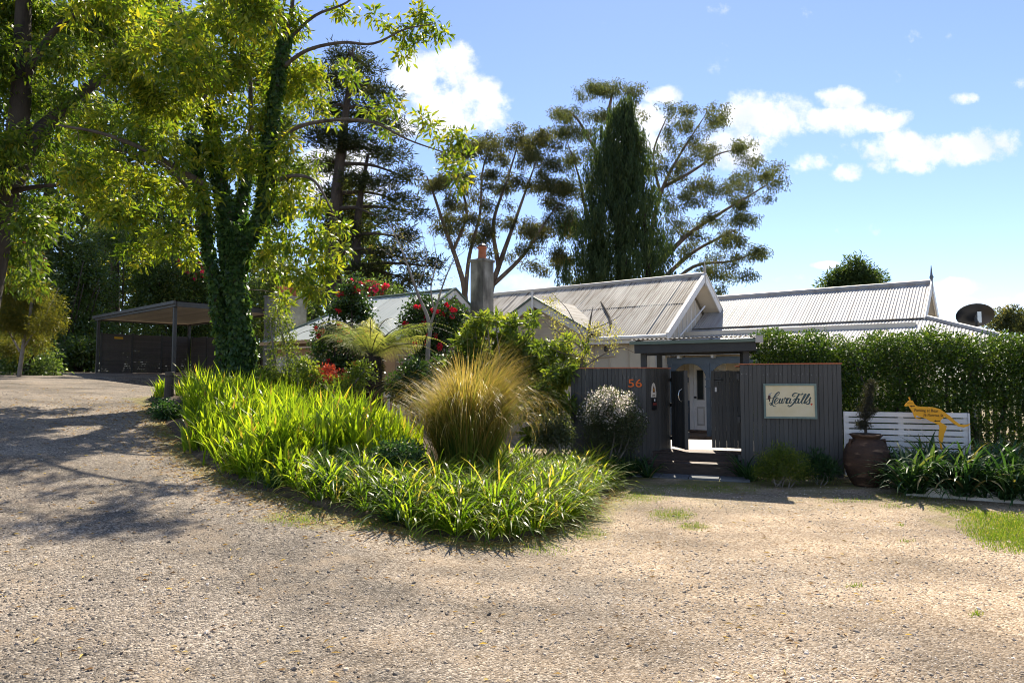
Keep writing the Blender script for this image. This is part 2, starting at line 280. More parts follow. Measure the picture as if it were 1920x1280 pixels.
# ------------------------------------------------------------------ object helpers
ROOTM = {}
def tag(o, label=None, cat=None, group=None, kind=None):
    if label: o['label'] = label
    if cat: o['category'] = cat
    if group: o['group'] = group
    if kind: o['kind'] = kind
    return o
def thing(name, label, cat, loc=(0, 0, 0), group=None):
    o = bpy.data.objects.new(name, None); C.objects.link(o); o.location = tuple(float(v) for v in loc); o.empty_display_size = .2
    ROOTM[o.name] = Matrix.Translation(o.location)
    return tag(o, label, cat, group)
def link(name, me, parent=None, M=None):
    """mesh data in world coordinates unless M places it"""
    o = bpy.data.objects.new(name, me); C.objects.link(o)
    if M is not None: o.matrix_basis = M
    if parent is not None:
        o.parent = parent
        if parent.name in ROOTM: o.matrix_parent_inverse = ROOTM[parent.name].inverted()
    ROOTM[o.name] = M.copy() if M is not None else Matrix.Identity(4)
    return o
class MB:
    def __init__(s): s.v = []; s.f = []
    def add(s, vs, fs):
        n = len(s.v); s.v += [tuple(map(float, p)) for p in vs]; s.f += [tuple(n + i for i in f) for f in fs]; return s
    def box(s, c, h, ax=None):
        c = np.array(c, float); ax = np.eye(3) if ax is None else np.array(ax, float)
        vs = [c + ax[0]*h[0]*i + ax[1]*h[1]*j + ax[2]*h[2]*k for k in (-1, 1) for (i, j) in ((-1, -1), (1, -1), (1, 1), (-1, 1))]
        fs = [(0, 3, 2, 1), (4, 5, 6, 7), (0, 1, 5, 4), (1, 2, 6, 5), (2, 3, 7, 6), (3, 0, 4, 7)]
        return s.add(vs, fs)
    def bar(s, a, b, w, t, up=(0, 0, 1)):
        a = np.array(a, float); b = np.array(b, float); d = b - a; L = np.linalg.norm(d); d /= L
        u = np.array(up, float); r = np.cross(d, u); r /= np.linalg.norm(r); u = np.cross(r, d)
        return s.box((a + b)/2, (L/2, w/2, t/2), (d, r, u))
    def tube(s, pts, radii, k=6, cap=True):
        pts = np.array(pts, float); n = len(pts)
        t = np.gradient(pts, axis=0); t /= np.maximum(np.linalg.norm(t, axis=1)[:, None], 1e-9)
        ref = np.array([0, 0, 1.]) if abs(t[0][2]) < .9 else np.array([1., 0, 0])
        base = len(s.v); an = np.arange(k)*2*math.pi/k; ca, sa = np.cos(an), np.sin(an)
        u = np.cross(t[0], ref)
        for i in range(n):
            u = u - t[i]*np.dot(u, t[i]); u /= max(np.linalg.norm(u), 1e-9); w = np.cross(t[i], u)
            ring = pts[i] + radii[i]*(ca[:, None]*u + sa[:, None]*w)
            s.v += [tuple(p) for p in ring.tolist()]
        for i in range(n - 1):
            o = base + i*k
            for j in range(k):
                j2 = (j + 1) % k; s.f.append((o + j, o + j2, o + k + j2, o + k + j))
        if cap:
            s.f.append(tuple(base + j for j in range(k))[::-1]); s.f.append(tuple(base + (n - 1)*k + j for j in range(k)))
        return s
    def lathe(s, c, prof, k=24):
        base = len(s.v)
        for r, z in prof:
            for j in range(k):
                a = 2*math.pi*j/k; s.v.append((c[0] + r*math.cos(a), c[1] + r*math.sin(a), c[2] + z))
        for i in range(len(prof) - 1):
            o = base + i*k
            for j in range(k):
                j2 = (j + 1) % k; s.f.append((o + j, o + j2, o + k + j2, o + k + j))
        s.f.append(tuple(base + j for j in range(k))[::-1]); s.f.append(tuple(base + (len(prof) - 1)*k + j for j in range(k)))
        return s
    def prism(s, pts, vec):
        n = len(pts); pts = np.array(pts, float); vec = np.array(vec, float)
        return s.add(list(pts) + list(pts + vec), [tuple(range(n))[::-1], tuple(range(n, 2*n))] + [(i, (i + 1) % n, n + (i + 1) % n, n + i) for i in range(n)])
    def mesh(s, name, m, smooth=False):
        me = bpy.data.meshes.new(name); me.from_pydata(s.v, [], s.f); me.materials.append(MATS[m])
        if smooth: me.polygons.foreach_set('use_smooth', [True]*len(me.polygons))
        return me
    def build(s, name, m, parent=None, smooth=False, **kw):
        return tag(link(name, s.mesh(name, m, smooth), parent), **kw)
def unit(v): v = np.asarray(v, float); return v/np.maximum(np.linalg.norm(v, axis=-1, keepdims=True), 1e-9)

TPL = {
 'diamond': (np.array([(0, 0, 0), (.45, .5, .12), (1, 0, -.05), (.45, -.5, .12)]), [(0, 2, 1), (0, 3, 2)]),
 'lance': (np.array([(0, 0, 0), (.32, .5, .10), (.32, -.5, .10), (.7, .36, .02), (.7, -.36, .02), (1, 0, -.16)]), [(0, 2, 1), (1, 2, 4, 3), (3, 4, 5)]),
 'oval': (np.array([(0, 0, 0), (.3, .5, .08), (.3, -.5, .08), (.75, .45, .04), (.75, -.45, .04), (1, 0, -.08)]), [(0, 2, 1), (1, 2, 4, 3), (3, 4, 5)]),
 'needle': (np.array([(0, .5, 0), (0, -.5, 0), (1, 0, 0)]), [(0, 1, 2)]),
}
def raw_mesh(name, V, faces_flat, sizes, m, attrs):
    me = bpy.data.meshes.new(name)
    me.vertices.add(len(V)); me.vertices.foreach_set('co', V.astype(np.float32).ravel())
    me.loops.add(len(faces_flat)); me.loops.foreach_set('vertex_index', faces_flat.astype(np.int32))
    me.polygons.add(len(sizes)); st = np.concatenate([[0], np.cumsum(sizes)[:-1]]).astype(np.int32); me.polygons.foreach_set('loop_start', st)
    for k, v in attrs.items():
        a = me.attributes.new(k, 'FLOAT', 'FACE'); a.data.foreach_set('value', v.astype(np.float32))
    me.materials.append(MATS[m]); me.update(calc_edges=True)
    return me
def leaves(name, pos, axis, L, Wd, shape, m, rng, rnd=None, nrm=None):
    n = len(pos); axis = unit(axis)
    if nrm is None: nrm = rng.normal(size=(n, 3)) + np.array([0, 0, 1.0])
    side = unit(np.cross(axis, nrm)); up = np.cross(side, axis)
    T, fs = TPL[shape]; k = len(T)
    L = np.broadcast_to(L, (n,)); Wd = np.broadcast_to(Wd, (n,))
    V = pos[:, None, :] + axis[:, None, :]*(T[None, :, 0, None]*L[:, None, None]) + side[:, None, :]*(T[None, :, 1, None]*Wd[:, None, None]) + up[:, None, :]*(T[None, :, 2, None]*L[:, None, None])
    fl = np.concatenate([np.array(f) for f in fs]); sz = np.array([len(f) for f in fs])
    FF = (np.arange(n)[:, None]*k + fl[None, :]).ravel(); SZ = np.tile(sz, n)
    if rnd is None: rnd = rng.random(n)
    return raw_mesh(name, V.reshape(-1, 3), FF, SZ, m, {'rnd': np.repeat(rnd, len(fs))})
def blades(name, pos, az, L, Wd, lean, droop, m, rng, segs=5, rnd=None, pw=1.4):
    """strap leaves: each an arc that starts 'lean' off vertical and bends by 'droop' more"""
    n = len(pos); L, Wd, lean, droop = [np.broadcast_to(v, (n,)) for v in (L, Wd, lean, droop)]
    h = np.stack([np.cos(az), np.sin(az), np.zeros(n)], 1); sd_ = np.stack([-np.sin(az), np.cos(az), np.zeros(n)], 1)
    tw = rng.uniform(-.7, .7, n); sd_ = sd_*np.cos(tw)[:, None] + h*np.sin(tw)[:, None]
    p = pos.copy(); V = np.zeros((n, segs*2 + 1, 3))
    for i in range(segs + 1):
        t = i/segs
        w = Wd*(1 - .25*t)*(1.0 if t < .5 else (1 - ((t - .5)/.5)**2*.85)) if i < segs else 0
        if i < segs:
            V[:, 2*i] = p + sd_*(w/2)[:, None]; V[:, 2*i + 1] = p - sd_*(w/2)[:, None]
        else: V[:, 2*i] = p
        a = lean + droop*(t**pw)
        p = p + (h*np.sin(a)[:, None] + np.array([0, 0, 1.])*np.cos(a)[:, None])*(L/segs)[:, None]
    fs = [(2*i, 2*i + 1, 2*i + 3, 2*i + 2) for i in range(segs - 1)] + [(2*segs - 2, 2*segs - 1, 2*segs)]
    fl = np.concatenate([np.array(f) for f in fs]); k = 2*segs + 1
    FF = (np.arange(n)[:, None]*k + fl[None, :]).ravel(); SZ = np.tile([len(f) for f in fs], n)
    if rnd is None: rnd = rng.random(n)
    return raw_mesh(name, V.reshape(-1, 3), FF, SZ, m, {'rnd': np.repeat(rnd, segs), 'tip': np.tile((np.arange(segs) + .5)/segs, n)})
def ball(n, rng, bias=.45):
    d = unit(rng.normal(size=(n, 3))); return d*(rng.random(n)**bias)[:, None]

# ------------------------------------------------------------------ terrain
P1 = np.array([5.66, 20.0]); LV = np.array([.8, -.6]); NV = np.array([-.6, -.8])    # house axes
def hw(l, n, z): q = P1 + LV*l + NV*n; return np.array([q[0], q[1], z])
FU = np.array([-500, 2.6, 4, 6.4, 10.7, 12.4, 15, 20, 29, 60, 900.]); FZ = np.array([0, 0, .10, .34, .84, 1.08, 1.30, 1.58, 1.88, 2.3, 2.6])
def sst(x, a, b): t = np.clip((x - a)/(b - a), 0, 1); return t*t*(3 - 2*t)
def gz(x, y):
    x = np.asarray(x, float); y = np.asarray(y, float)
    u = -.8*x + .6*y
    z = np.interp(u, FU, FZ)*.5 + np.interp(u - .8, FU, FZ)*.25 + np.interp(u + .8, FU, FZ)*.25
    z = z*sst(-x, -1.8, 2.2)
    l = (x - P1[0])*LV[0] + (y - P1[1])*LV[1]; n = (x - P1[0])*NV[0] + (y - P1[1])*NV[1]
    yard = sst(-n, -11.2, -8.6)*sst(l, -16.5, -14.2)
    return z*(1 - yard*.93) + .012*np.sin(x*1.3 + y*.7)*np.cos(y*.9 - x*.4)
def G(px, py):
    r = ray(px, py); lo, hi = 1.0, 60.0
    t = np.linspace(1, 60, 3000); q = np.array([0, 0, CAMZ])[None] + r[None]*t[:, None]
    h = q[:, 2] - gz(q[:, 0], q[:, 1]); i = np.argmax(h < 0)
    if h[i] >= 0: i = len(t) - 1
    return q[i, 0], q[i, 1], float(gz(q[i, 0], q[i, 1]))
BED = [G(*p)[:2] for p in [(292, 762), (322, 800), (362, 850), (430, 895), (520, 930), (620, 958), (740, 985), (860, 1010), (960, 1015), (1060, 985), (1130, 940), (1165, 900)]]
BED += [(2.2, 11.7), (1.1, 12.3), (.2, 13.5), (-3, 15.2), (-7.2, 15.6), (-7.3, 13.6)]
BEDA = np.array(BED)
def inpoly(pts, poly):
    x, y = pts[:, 0], pts[:, 1]; r = np.zeros(len(pts), bool); n = len(poly)
    for i in range(n):
        x1, y1 = poly[i]; x2, y2 = poly[(i + 1) % n]
        c = ((y1 > y) != (y2 > y)) & (x < (x2 - x1)*(y - y1)/(y2 - y1 + 1e-12) + x1); r ^= c
    return r
def edgedist(pts, poly):
    d = np.full(len(pts), 1e9); n = len(poly)
    for i in range(n):
        a = np.array(poly[i]); b = np.array(poly[(i + 1) % n]); ab = b - a
        t = np.clip(((pts - a)@ab)/(ab@ab), 0, 1); d = np.minimum(d, np.linalg.norm(pts - (a + t[:, None]*ab), axis=1))
    return d
def make_ground():
    def axis(lo, hi, c0, c1, fine):
        a = list(np.arange(c0, c1, fine)); s = fine; x = c1
        while x < hi: a.append(x); s *= 1.25; x += s
        a.append(hi); s = fine; x = c0
        while x > lo: s *= 1.25; x -= s; a.insert(0, max(x, lo))
        return np.array(sorted(set(a)))
    xs = axis(-900, 900, -12, 10, .16); ys = axis(-300, 1500, -1, 18, .16)
    XX, YY = np.meshgrid(xs, ys); ZZ = gz(XX, YY)
    V = np.stack([XX, YY, ZZ], -1).reshape(-1, 3); nx, ny = len(xs), len(ys)
    i = (np.arange(ny - 1)[:, None]*nx + np.arange(nx - 1)[None]).ravel()
    FF = np.stack([i, i + 1, i + nx + 1, i + nx], 1)
    me = raw_mesh('ground', V, FF.ravel(), np.full(len(FF), 4), 'gravel', {})
    me.polygons.foreach_set('use_smooth', [True]*len(me.polygons))
    p2 = V[:, :2]; d_ = np.full(len(p2), 9.); near = (abs(p2[:, 0] + 2) < 9) & (p2[:, 1] > 2) & (p2[:, 1] < 18); d_[near] = edgedist(p2[near], BED)
    ms = .95*np.exp(-(d_/.38)**2)
    for (px, py, r) in ((1260, 965, .32), (1300, 985, .25), (1200, 930, .45), (1180, 905, .4), (1340, 915, .6), (560, 970, .4), (640, 975, .4), (450, 905, .3), (1100, 1000, .3), (1700, 930, .5), (1560, 910, .5), (1800, 955, .6), (1900, 985, .9), (1450, 905, .5)):
        c_ = G(px, py); ms = np.maximum(ms, np.exp(-((p2[:, 0] - c_[0])**2 + (p2[:, 1] - c_[1])**2)/r**2))
    a_ = me.attributes.new('moss', 'FLOAT', 'POINT'); a_.data.foreach_set('value', ms.astype(np.float32))
    tag(link('ground', me), kind='structure')
make_ground()
def make_bed():
    g = .07; x0, y0 = BEDA.min(0) - .3; x1, y1 = BEDA.max(0) + .3
    xs = np.arange(x0, x1, g); ys = np.arange(y0, y1, g); XX, YY = np.meshgrid(xs, ys)
    pts = np.stack([XX.ravel(), YY.ravel()], 1); inside = inpoly(pts, BED); d = edgedist(pts, BED)*np.where(inside, 1, -1)
    z = gz(pts[:, 0], pts[:, 1]) + np.clip((d + .05*np.sin(pts[:, 0]*9 + pts[:, 1]*7))*.35, -.05, .14) + .004 + .02*np.sin(pts[:, 0]*5)*np.cos(pts[:, 1]*6)*(d > 0)
    nx = len(xs); i = (np.arange(len(ys) - 1)[:, None]*nx + np.arange(nx - 1)[None]).ravel()
    FF = np.stack([i, i + 1, i + nx + 1, i + nx], 1); FF = FF[(d[FF] > -.12).all(1)]
    me = raw_mesh('garden_bed', np.c_[pts, z], FF.ravel(), np.full(len(FF), 4), 'soil', {})
    me.polygons.foreach_set('use_smooth', [True]*len(me.polygons))
    tag(link('garden_bed', me), kind='structure')
make_bed()
def bz(x, y):
    p = np.stack([np.atleast_1d(x), np.atleast_1d(y)], 1); d = edgedist(p, BED)*np.where(inpoly(p, BED), 1, -1)
    return gz(p[:, 0], p[:, 1]) + np.clip(d*.35, 0, .14)

# ------------------------------------------------------------------ house
ax_l = np.array([LV[0], LV[1], 0]); ax_n = np.array([NV[0], NV[1], 0]); ax_z = np.array([0, 0, 1.])
HAX = (ax_l, ax_n, ax_z)
def roof_plane(parent, m, o, a, s, x0, x1, top, bot, rows=1, sw=.76, period=.076, amp=.007, lap=.10, rng=RNG, jit=.004):
    """corrugated sheets, each an object: x along the eave, t down the slope"""
    o, a, s = map(np.asarray, (o, a, s)); nrm = np.cross(s, a); nrm = nrm/np.linalg.norm(nrm)
    if nrm[2] < 0: nrm = -nrm
    x = x0
    while x < x1 - .02:
        xe = min(x + sw, x1)
        for r in range(rows):
            xs = np.linspace(x - (.02 if x > x0 else 0), xe + .02*(xe < x1), max(2, int((xe - x)/period*6)))
            T = np.array([top(v) for v in xs]); B = np.array([bot(v) for v in xs])
            t0 = T + (B - T)*r/rows - (lap if r else 0); t1 = T + (B - T)*(r + 1)/rows
            if (t1 - t0).max() < .03: continue
            lift = .004*((int((x - x0)/sw + .5)) % 2) + .008*(rows - 1 - r)*0 + rng.uniform(0, jit)
            w = nrm[None]*(amp*np.sin(2*math.pi*xs/period) + amp + .012 + lift)[:, None]
            up = o + a*xs[:, None] + s*t0[:, None] + w + nrm*(-.003 if r else .0); dn = o + a*xs[:, None] + s*t1[:, None] + w + nrm*(.006 if r < rows - 1 else 0)
            n = len(xs); b = MB(); b.add(list(up) + list(dn), [(i, i + 1, n + i + 1, n + i) for i in range(n - 1)])
            b.build('roof_sheet', m, parent)
        x = xe
def roof_under(name, m, parent, corners, th=.05):
    c = np.array(corners, float); nn = np.cross(c[1] - c[0], c[2] - c[0]); nn /= np.linalg.norm(nn)
    if nn[2] < 0: nn = -nn
    return MB().prism(c - nn*th, nn*(th - .004)).build(name, m, parent)
def weather_wall(b, p0, p1, z0, z1, nout, pitch=.15):
    pass

def make_house():
    H = thing('house', 'rambling cream cottage with corrugated iron roofs, gables and concrete chimneys', 'house', hw(0, 0, 0))
    # ---- main wing (old stained roof)
    zr, ze, hwid = 4.66, 2.77, 2.7; sl = math.hypot(zr - ze, hwid)
    sN = (ax_n*hwid + ax_z*(ze - zr))/sl; sB = (-ax_n*hwid + ax_z*(ze - zr))/sl
    r = roof_under('main_roof', 'cream', H, [hw(-8.2, 0, zr), hw(0, 0, zr), hw(0, hwid, ze), hw(-8.2, hwid, ze)])
    r['label'] = 'dirty old corrugated roof of the main wing'
    roof_plane(r, 'oldroof', hw(0, 0, zr), ax_l, sN, -8.2, 0, lambda x: 0, lambda x: sl, rows=2, jit=.012)
    r2 = roof_under('main_roof', 'cream', H, [hw(-8.2, 0, zr), hw(0, 0, zr), hw(0, -hwid, ze), hw(-8.2, -hwid, ze)])
    roof_plane(r2, 'oldroof', hw(0, 0, zr), ax_l, sB, -8.2, 0, lambda x: 0, lambda x: sl, rows=1)
    MB().tube([hw(-8.25, 0, zr + .035), hw(.03, 0, zr + .035)], [.075, .075], 8).build('ridge_cap', 'palewood', H)
    for s_ in (1, -1):
        MB().bar(hw(.03, 0, zr - .06), hw(.03, s_*(hwid + .03), ze - .08), .035, .19).build('barge_board', 'white', H)
        MB().bar(hw(-.24, 0, zr - .10), hw(-.24, s_*hwid, ze - .10), .5, .02).build('gable_soffit', 'cream', H)
        MB().bar(hw(.03, 0, zr + .075), hw(.03, s_*(hwid + .03), ze + .055), .09, .02).build('barge_cap', 'white', H)
    MB().tube([hw(.03, 0, zr - .3), hw(.03, 0, zr + .1), hw(.03, 0, zr + .17), hw(.03, 0, zr + .42)], [.03, .035, .045, .006], 8).build('finial', 'palewood', H)
    w = MB().box(hw(-4.25, 0, 1.38), (3.75, 2.3, 1.38), HAX)
    gb = [hw(-.5, -2.3, 2.76), hw(-.5, 2.3, 2.76), hw(-.5, 0, 4.42)]; w.prism(gb, -ax_l*.1)
    w.prism([hw(-8, -2.3, 2.76), hw(-8, 2.3, 2.76), hw(-8, 0, 4.42)], ax_l*.1).build('main_wall', 'cream', H)
    for k in range(14):                                    # cover strips on the gable
        n_ = -2.1 + k*.32; top = 4.42 - abs(n_)*.72 - .05
        MB().box(hw(-.49, n_, (2.2 + top)/2), (.012, .02, (top - 2.2)/2), HAX).build('gable_batten', 'white', H)
    for k in range(9):                                     # cover strips on the sheeted front
        MB().box(hw(-.7 - k*.6, 2.31, 1.38), (.018, .012, 1.33), HAX).build('wall_batten', 'cream2', H)
    MB().tube([hw(-8.2, hwid + .05, ze - .03), hw(.02, hwid + .05, ze - .03)], [.06, .06], 8).build('gutter', 'white', H)
    MB().bar(hw(-8.2, hwid - .0, ze - .12), hw(0, hwid - .0, ze - .12), .02, .12).build('fascia', 'white', H)
    MB().tube([hw(-.42, 2.36, ze - .12), hw(-.42, 2.36, 0)], [.035]*2, 8).build('downpipe', 'white', H)
    MB().tube([hw(-2.45, 2.36, 0), hw(-2.45, 2.36, 2.0), hw(-2.4, 2.36, 2.15), hw(-2.2, 2.36, 2.25), hw(-1.7, 2.36, 2.27)], [.022]*5, 6).build('conduit', 'cream2', H)
    lt = MB().lathe(hw(-1.95, 2.42, 2.42), [(.02, .13), (.05, .1), (.055, 0), (.02, -.03)], 10); lt.build('wall_light', 'blackmetal', H)
    cable = [hw(.05, 0.1 + t*2.3, 3.75 - 1.25*t + .05*t*t) for t in np.linspace(0, .8, 8)]
    MB().tube(cable, [.025]*8, 6).build('roof_cable', 'white', H)
    # rusted strip lying on the valley
    vp = [hw(-2.9, 1.0, 4.0), hw(-2.5, 1.45, 3.72), hw(-2.1, 1.9, 3.40), hw(-1.9, 2.2, 3.20), hw(-1.85, 2.35, 3.08)]
    MB().tube(vp, [.022, .03, .03, .035, .03], 5).build('dead_vine', 'darkbark', H)
    # ---- front gable
    gl, gz_, gn = -3.88, 3.95, 3.2; hh = 1.85; gd = hh*.555; sl2 = math.hypot(hh, gd)
    for sg in (1, -1):
        s2 = (ax_l*sg*hh - ax_z*gd)/sl2
        r = roof_under('gable_roof', 'cream', H, [hw(gl, gn, gz_), hw(gl + sg*hh, gn, gz_ - gd), hw(gl + sg*hh, .9, gz_ - gd), hw(gl, .9, gz_)])
        roof_plane(r, 'oldroof', hw(gl, gn, gz_), -ax_n, s2, 0, 2.3, lambda x: 0, lambda x: sl2, rng=RNG)
        MB().bar(hw(gl, gn + .03, gz_ - .09), hw(gl + sg*(hh + .02), gn + .03, gz_ - gd - .10), .035, .22).build('barge_board', 'white', H)
        MB().bar(hw(gl, gn + .05, gz_ + .05), hw(gl + sg*(hh + .02), gn + .05, gz_ - gd + .035), .09, .05).build('barge_cap', 'greentrim', H)
    MB().bar(hw(gl, gn + .08, gz_ - .45), hw(gl, gn + .08, gz_ + .22), .06, .06, (1, 0, 0)).build('finial', 'white', H)
    MB().box(hw(gl, 2.55, 1.4), (1.5, .3, 1.4), HAX).prism([hw(gl - 1.5, 2.85, 2.8), hw(gl + 1.5, 2.85, 2.8), hw(gl, 2.85, 3.7)], -ax_n*.1).build('front_gable_wall', 'cream2', H)
    for k in range(5): MB().box(hw(gl, 2.86, 2.5 + k*.22), (max(.2, 1.45 - max(0, k - 1)*.40), .012, .012), HAX).build('weatherboard_edge', 'cream', H)
    for k in range(2):
        wn = MB().box(hw(gl - .35 + k*.7, 2.86, 1.9), (.3, .03, .55), HAX).build('window', 'white', H)
        MB().box(hw(gl - .35 + k*.7, 2.88, 1.9), (.24, .02, .48), HAX).build('pane', 'glass', wn)
    # ---- right wing with verandah
    zr2, zb, zv = 4.2, 3.1, 2.35; nr, nb_, nv = -2.15, -.25, 1.69
    sl3 = math.hypot(zr2 - zb, nb_ - nr); s3 = (ax_n*(nb_ - nr) + ax_z*(zb - zr2))/sl3
    r = roof_under('wing_roof', 'cream', H, [hw(-.48, nr, zr2), hw(5.5, nr, zr2), hw(5.5, nb_, zb), hw(-.48, nb_, zb)])
    r['label'] = 'bright pale corrugated roof of the right wing'
    roof_plane(r, 'newroof', hw(0, nr, zr2), ax_l, s3, -.48, 5.5, lambda x: 0, lambda x: sl3)
    sb = (-ax_n*(nb_ - nr) + ax_z*(zb - zr2))/sl3
    r = roof_under('wing_roof', 'cream', H, [hw(-.48, nr, zr2), hw(5.5, nr, zr2), hw(5.5, nr - 1.9, zb), hw(-.48, nr - 1.9, zb)])
    roof_plane(r, 'newroof', hw(0, nr, zr2), ax_l, sb, -.48, 5.5, lambda x: 0, lambda x: sl3)
    vw = nv - nb_; sl4 = math.hypot(vw, zb - zv); s4 = (ax_n*vw + ax_z*(zv - zb))/sl4
    r = roof_under('verandah_roof', 'cream', H, [hw(-.48, nb_, zb), hw(5.6, nb_, zb), hw(5.6 + vw, nv, zv), hw(-.48, nv, zv)])
    roof_plane(r, 'newroof', hw(0, nb_, zb - .01), ax_l, s4, -.48, 5.6 + vw, lambda x: max(0, (x - 5.6)/vw*sl4), lambda x: sl4)
    s5 = (ax_l*vw + ax_z*(zv - zb))/sl4
    r = roof_under('verandah_roof', 'cream', H, [hw(5.6, nb_, zb), hw(5.6 + vw, nv, zv), hw(5.6 + vw, nb_ - 5.5, zv), hw(5.6, nb_ - 5.5, zb)])
    roof_plane(r, 'newroof', hw(5.6, nb_, zb - .01), -ax_n, s5, -vw, 5.5, lambda x: max(0, -x/vw*sl4), lambda x: sl4)
    MB().tube([hw(5.6, nb_, zb + .04), hw(5.6 + vw, nv, zv + .04)], [.06, .06], 8).build('hip_cap', 'newroof', H)
    MB().bar(hw(-.48, nb_, zb + .035), hw(5.6, nb_, zb + .035), .14, .02).build('roof_flashing', 'newroof', H)
    MB().tube([hw(-.5, nr, zr2 + .03), hw(5.55, nr, zr2 + .03)], [.085]*2, 8).build('ridge_cap', 'newroof', H)
    for s_ in (1, -1):
        MB().bar(hw(5.54, nr, zr2 - .02), hw(5.54, nr + s_*1.95, zb - .06), .035, .24).build('barge_board', 'white', H)
    MB().tube([hw(5.54, nr, zr2 - .2), hw(5.54, nr, zr2 + .12), hw(5.54, nr, zr2 + .18), hw(5.54, nr, zr2 + .24), hw(5.54, nr, zr2 + .5)], [.03, .03, .055, .03, .008], 8).build('finial', 'bluegrey', H)
    MB().box(hw(2.45, -1.825, 1.5), (2.94, 2.165, 1.5), HAX).build('wing_wall', 'cream', H)
    MB().prism([hw(5.3, nr - 1.9, 3.0), hw(5.3, nr + 1.9, 3.0), hw(5.3, nr, 4.12)], -ax_l*.1).build('wing_gable_wall', 'white', H)
    MB().bar(hw(-.4, nv + .05, zv - .03), hw(5.6 + vw, nv + .05, zv - .03), .11, .11).build('gutter', 'white', H)
    for k in range(6):
        MB().box(hw(-.1 + k*.95, nv - .09, zv - .12), (.035, .12, .045), HAX).build('rafter_end', 'white', H)
    MB().box(hw(3.5, 1.04, .05), (4.0, .71, .05), HAX).build('verandah_floor', 'deck', H)
    # verandah front: beam, posts, curved brackets
    MB().box(hw(3.4, 1.5, 2.13), (3.9, .05, .09), HAX).build('verandah_beam', 'bluegrey', H)
    for k, l_ in enumerate((-.42, .66, 2.6, 4.6, 6.6)):
        p = MB().box(hw(l_, 1.5, 1.07), (.05, .05, .97), HAX).build('verandah_post', 'bluegrey', H)
        MB().box(hw(l_, 1.5, 1.62), (.075, .075, .025), HAX).build('post_capital', 'bluegrey', p); MB().box(hw(l_, 1.5, 1.42), (.07, .07, .018), HAX).build('post_collar', 'bluegrey', p)
        for sg in (-1, 1):
            if k == 0 and sg < 0: continue
            R = .46; arc = [(R - R*math.cos(t), R*math.sin(t)) for t in np.linspace(0, math.pi/2, 8)]
            pts = [hw(l_ + sg*.05, 1.475, 2.04)] + [hw(l_ + sg*(.05 + u), 1.475, 2.04 - R + v) for u, v in arc]
            MB().prism(pts, ax_n*.05).build('bracket', 'bluegrey', p)
    # front door
    d0, d1, dn = -.20, .62, .345
    D = MB().box(hw((d0 + d1)/2, dn + .02, 1.09), ((d1 - d0)/2, .02, .99), HAX).build('front_door', 'white', H); D['label'] = 'white panelled front door with tall glass pane'
    for l_ in (.0, .42):
        MB().box(hw(l_ + .0, dn + .045, 1.46), (.115, .008, .44), HAX).build('door_moulding', 'palewood', D)
        MB().box(hw(l_ + .0, dn + .056, 1.46), (.09, .006, .415), HAX).build('door_glass', 'glass', D)
        MB().box(hw(l_, dn + .045, .56), (.115, .006, .27), HAX).build('door_moulding', 'palewood', D)
        MB().box(hw(l_, dn + .056, .56), (.075, .007, .22), HAX).build('door_panel', 'white', D)
    MB().lathe(hw(-.145, dn + .09, 1.10), [(.01, -.03), (.035, -.02), (.04, 0), (.035, .02), (.01, .03)], 12).build('door_knob', 'blackmetal', D)
    for l0, l1, z0, z1 in ((d0 - .12, d0 - .005, .1, 2.2), (d1 + .005, d1 + .12, .1, 2.2), (d0, d1, 2.085, 2.2)):
        MB().box(hw((l0 + l1)/2, dn + .035, (z0 + z1)/2), ((l1 - l0)/2, .04, (z1 - z0)/2), HAX).build('door_frame', 'white', H)
    MB().box(hw(.2, dn + .12, .14), (.55, .12, .03), HAX).build('door_sill', 'deck', H)
    MB().box(hw(-.41, dn + .01, .55), (.08, .02, .45), HAX).build('dado_board', 'bluegrey', H)
    for l_ in (1.9, 3.6):
        wn = MB().box(hw(l_, dn + .02, 1.35), (.5, .03, .65), HAX).build('window', 'white', H)
        MB().box(hw(l_, dn + .04, 1.35), (.42, .02, .57), HAX).build('pane', 'glass', wn)
    # ---- left wing (pale green-grey roof, hipped at its far end)
    nl, zl, zle, wl = 3.75, 4.34, 2.84, 2.44; slw = math.hypot(wl, zl - zle)
    for sg in (1, -1):
        s6 = (ax_n*sg*wl + ax_z*(zle - zl))/slw
        r = roof_under('left_wing_roof', 'cream2', H, [hw(-10.4, nl, zl), hw(-6.5, nl, zl), hw(-6.5, nl + sg*wl, zle), hw(-10.4 - wl, nl + sg*wl, zle)])
        if sg > 0: r['label'] = 'pale smooth hipped roof of the left wing'
        roof_plane(r, 'paleroof', hw(0, nl, zl), ax_l, s6, -10.4 - wl, -6.5, lambda x: max(0, (-10.4 - x)/wl*slw), lambda x: slw, sw=.62, period=.62/3, amp=.005, jit=.003)
        MB().bar(hw(-6.48, nl, zl - .05), hw(-6.48, nl + sg*wl, zle - .06), .035, .2).build('barge_board', 'white', H)
        MB().bar(hw(-6.46, nl, zl + .07), hw(-6.46, nl + sg*wl, zle + .055), .1, .05).build('barge_cap', 'greentrim', H)
    s7 = (-ax_l*wl + ax_z*(zle - zl))/slw
    r = roof_under('left_wing_roof', 'cream2', H, [hw(-10.4, nl, zl), hw(-10.4 - wl, nl + wl, zle), hw(-10.4 - wl, nl - wl, zle)])
    roof_plane(r, 'paleroof', hw(-10.4, nl, zl), ax_n, s7, -wl, wl, lambda x: abs(x)/wl*slw, lambda x: slw, sw=.62, period=.62/3, amp=.005)
    MB().tube([hw(-10.4, nl, zl + .03), hw(-6.5, nl, zl + .03)], [.06]*2, 8).build('ridge_cap', 'greentrim', H)
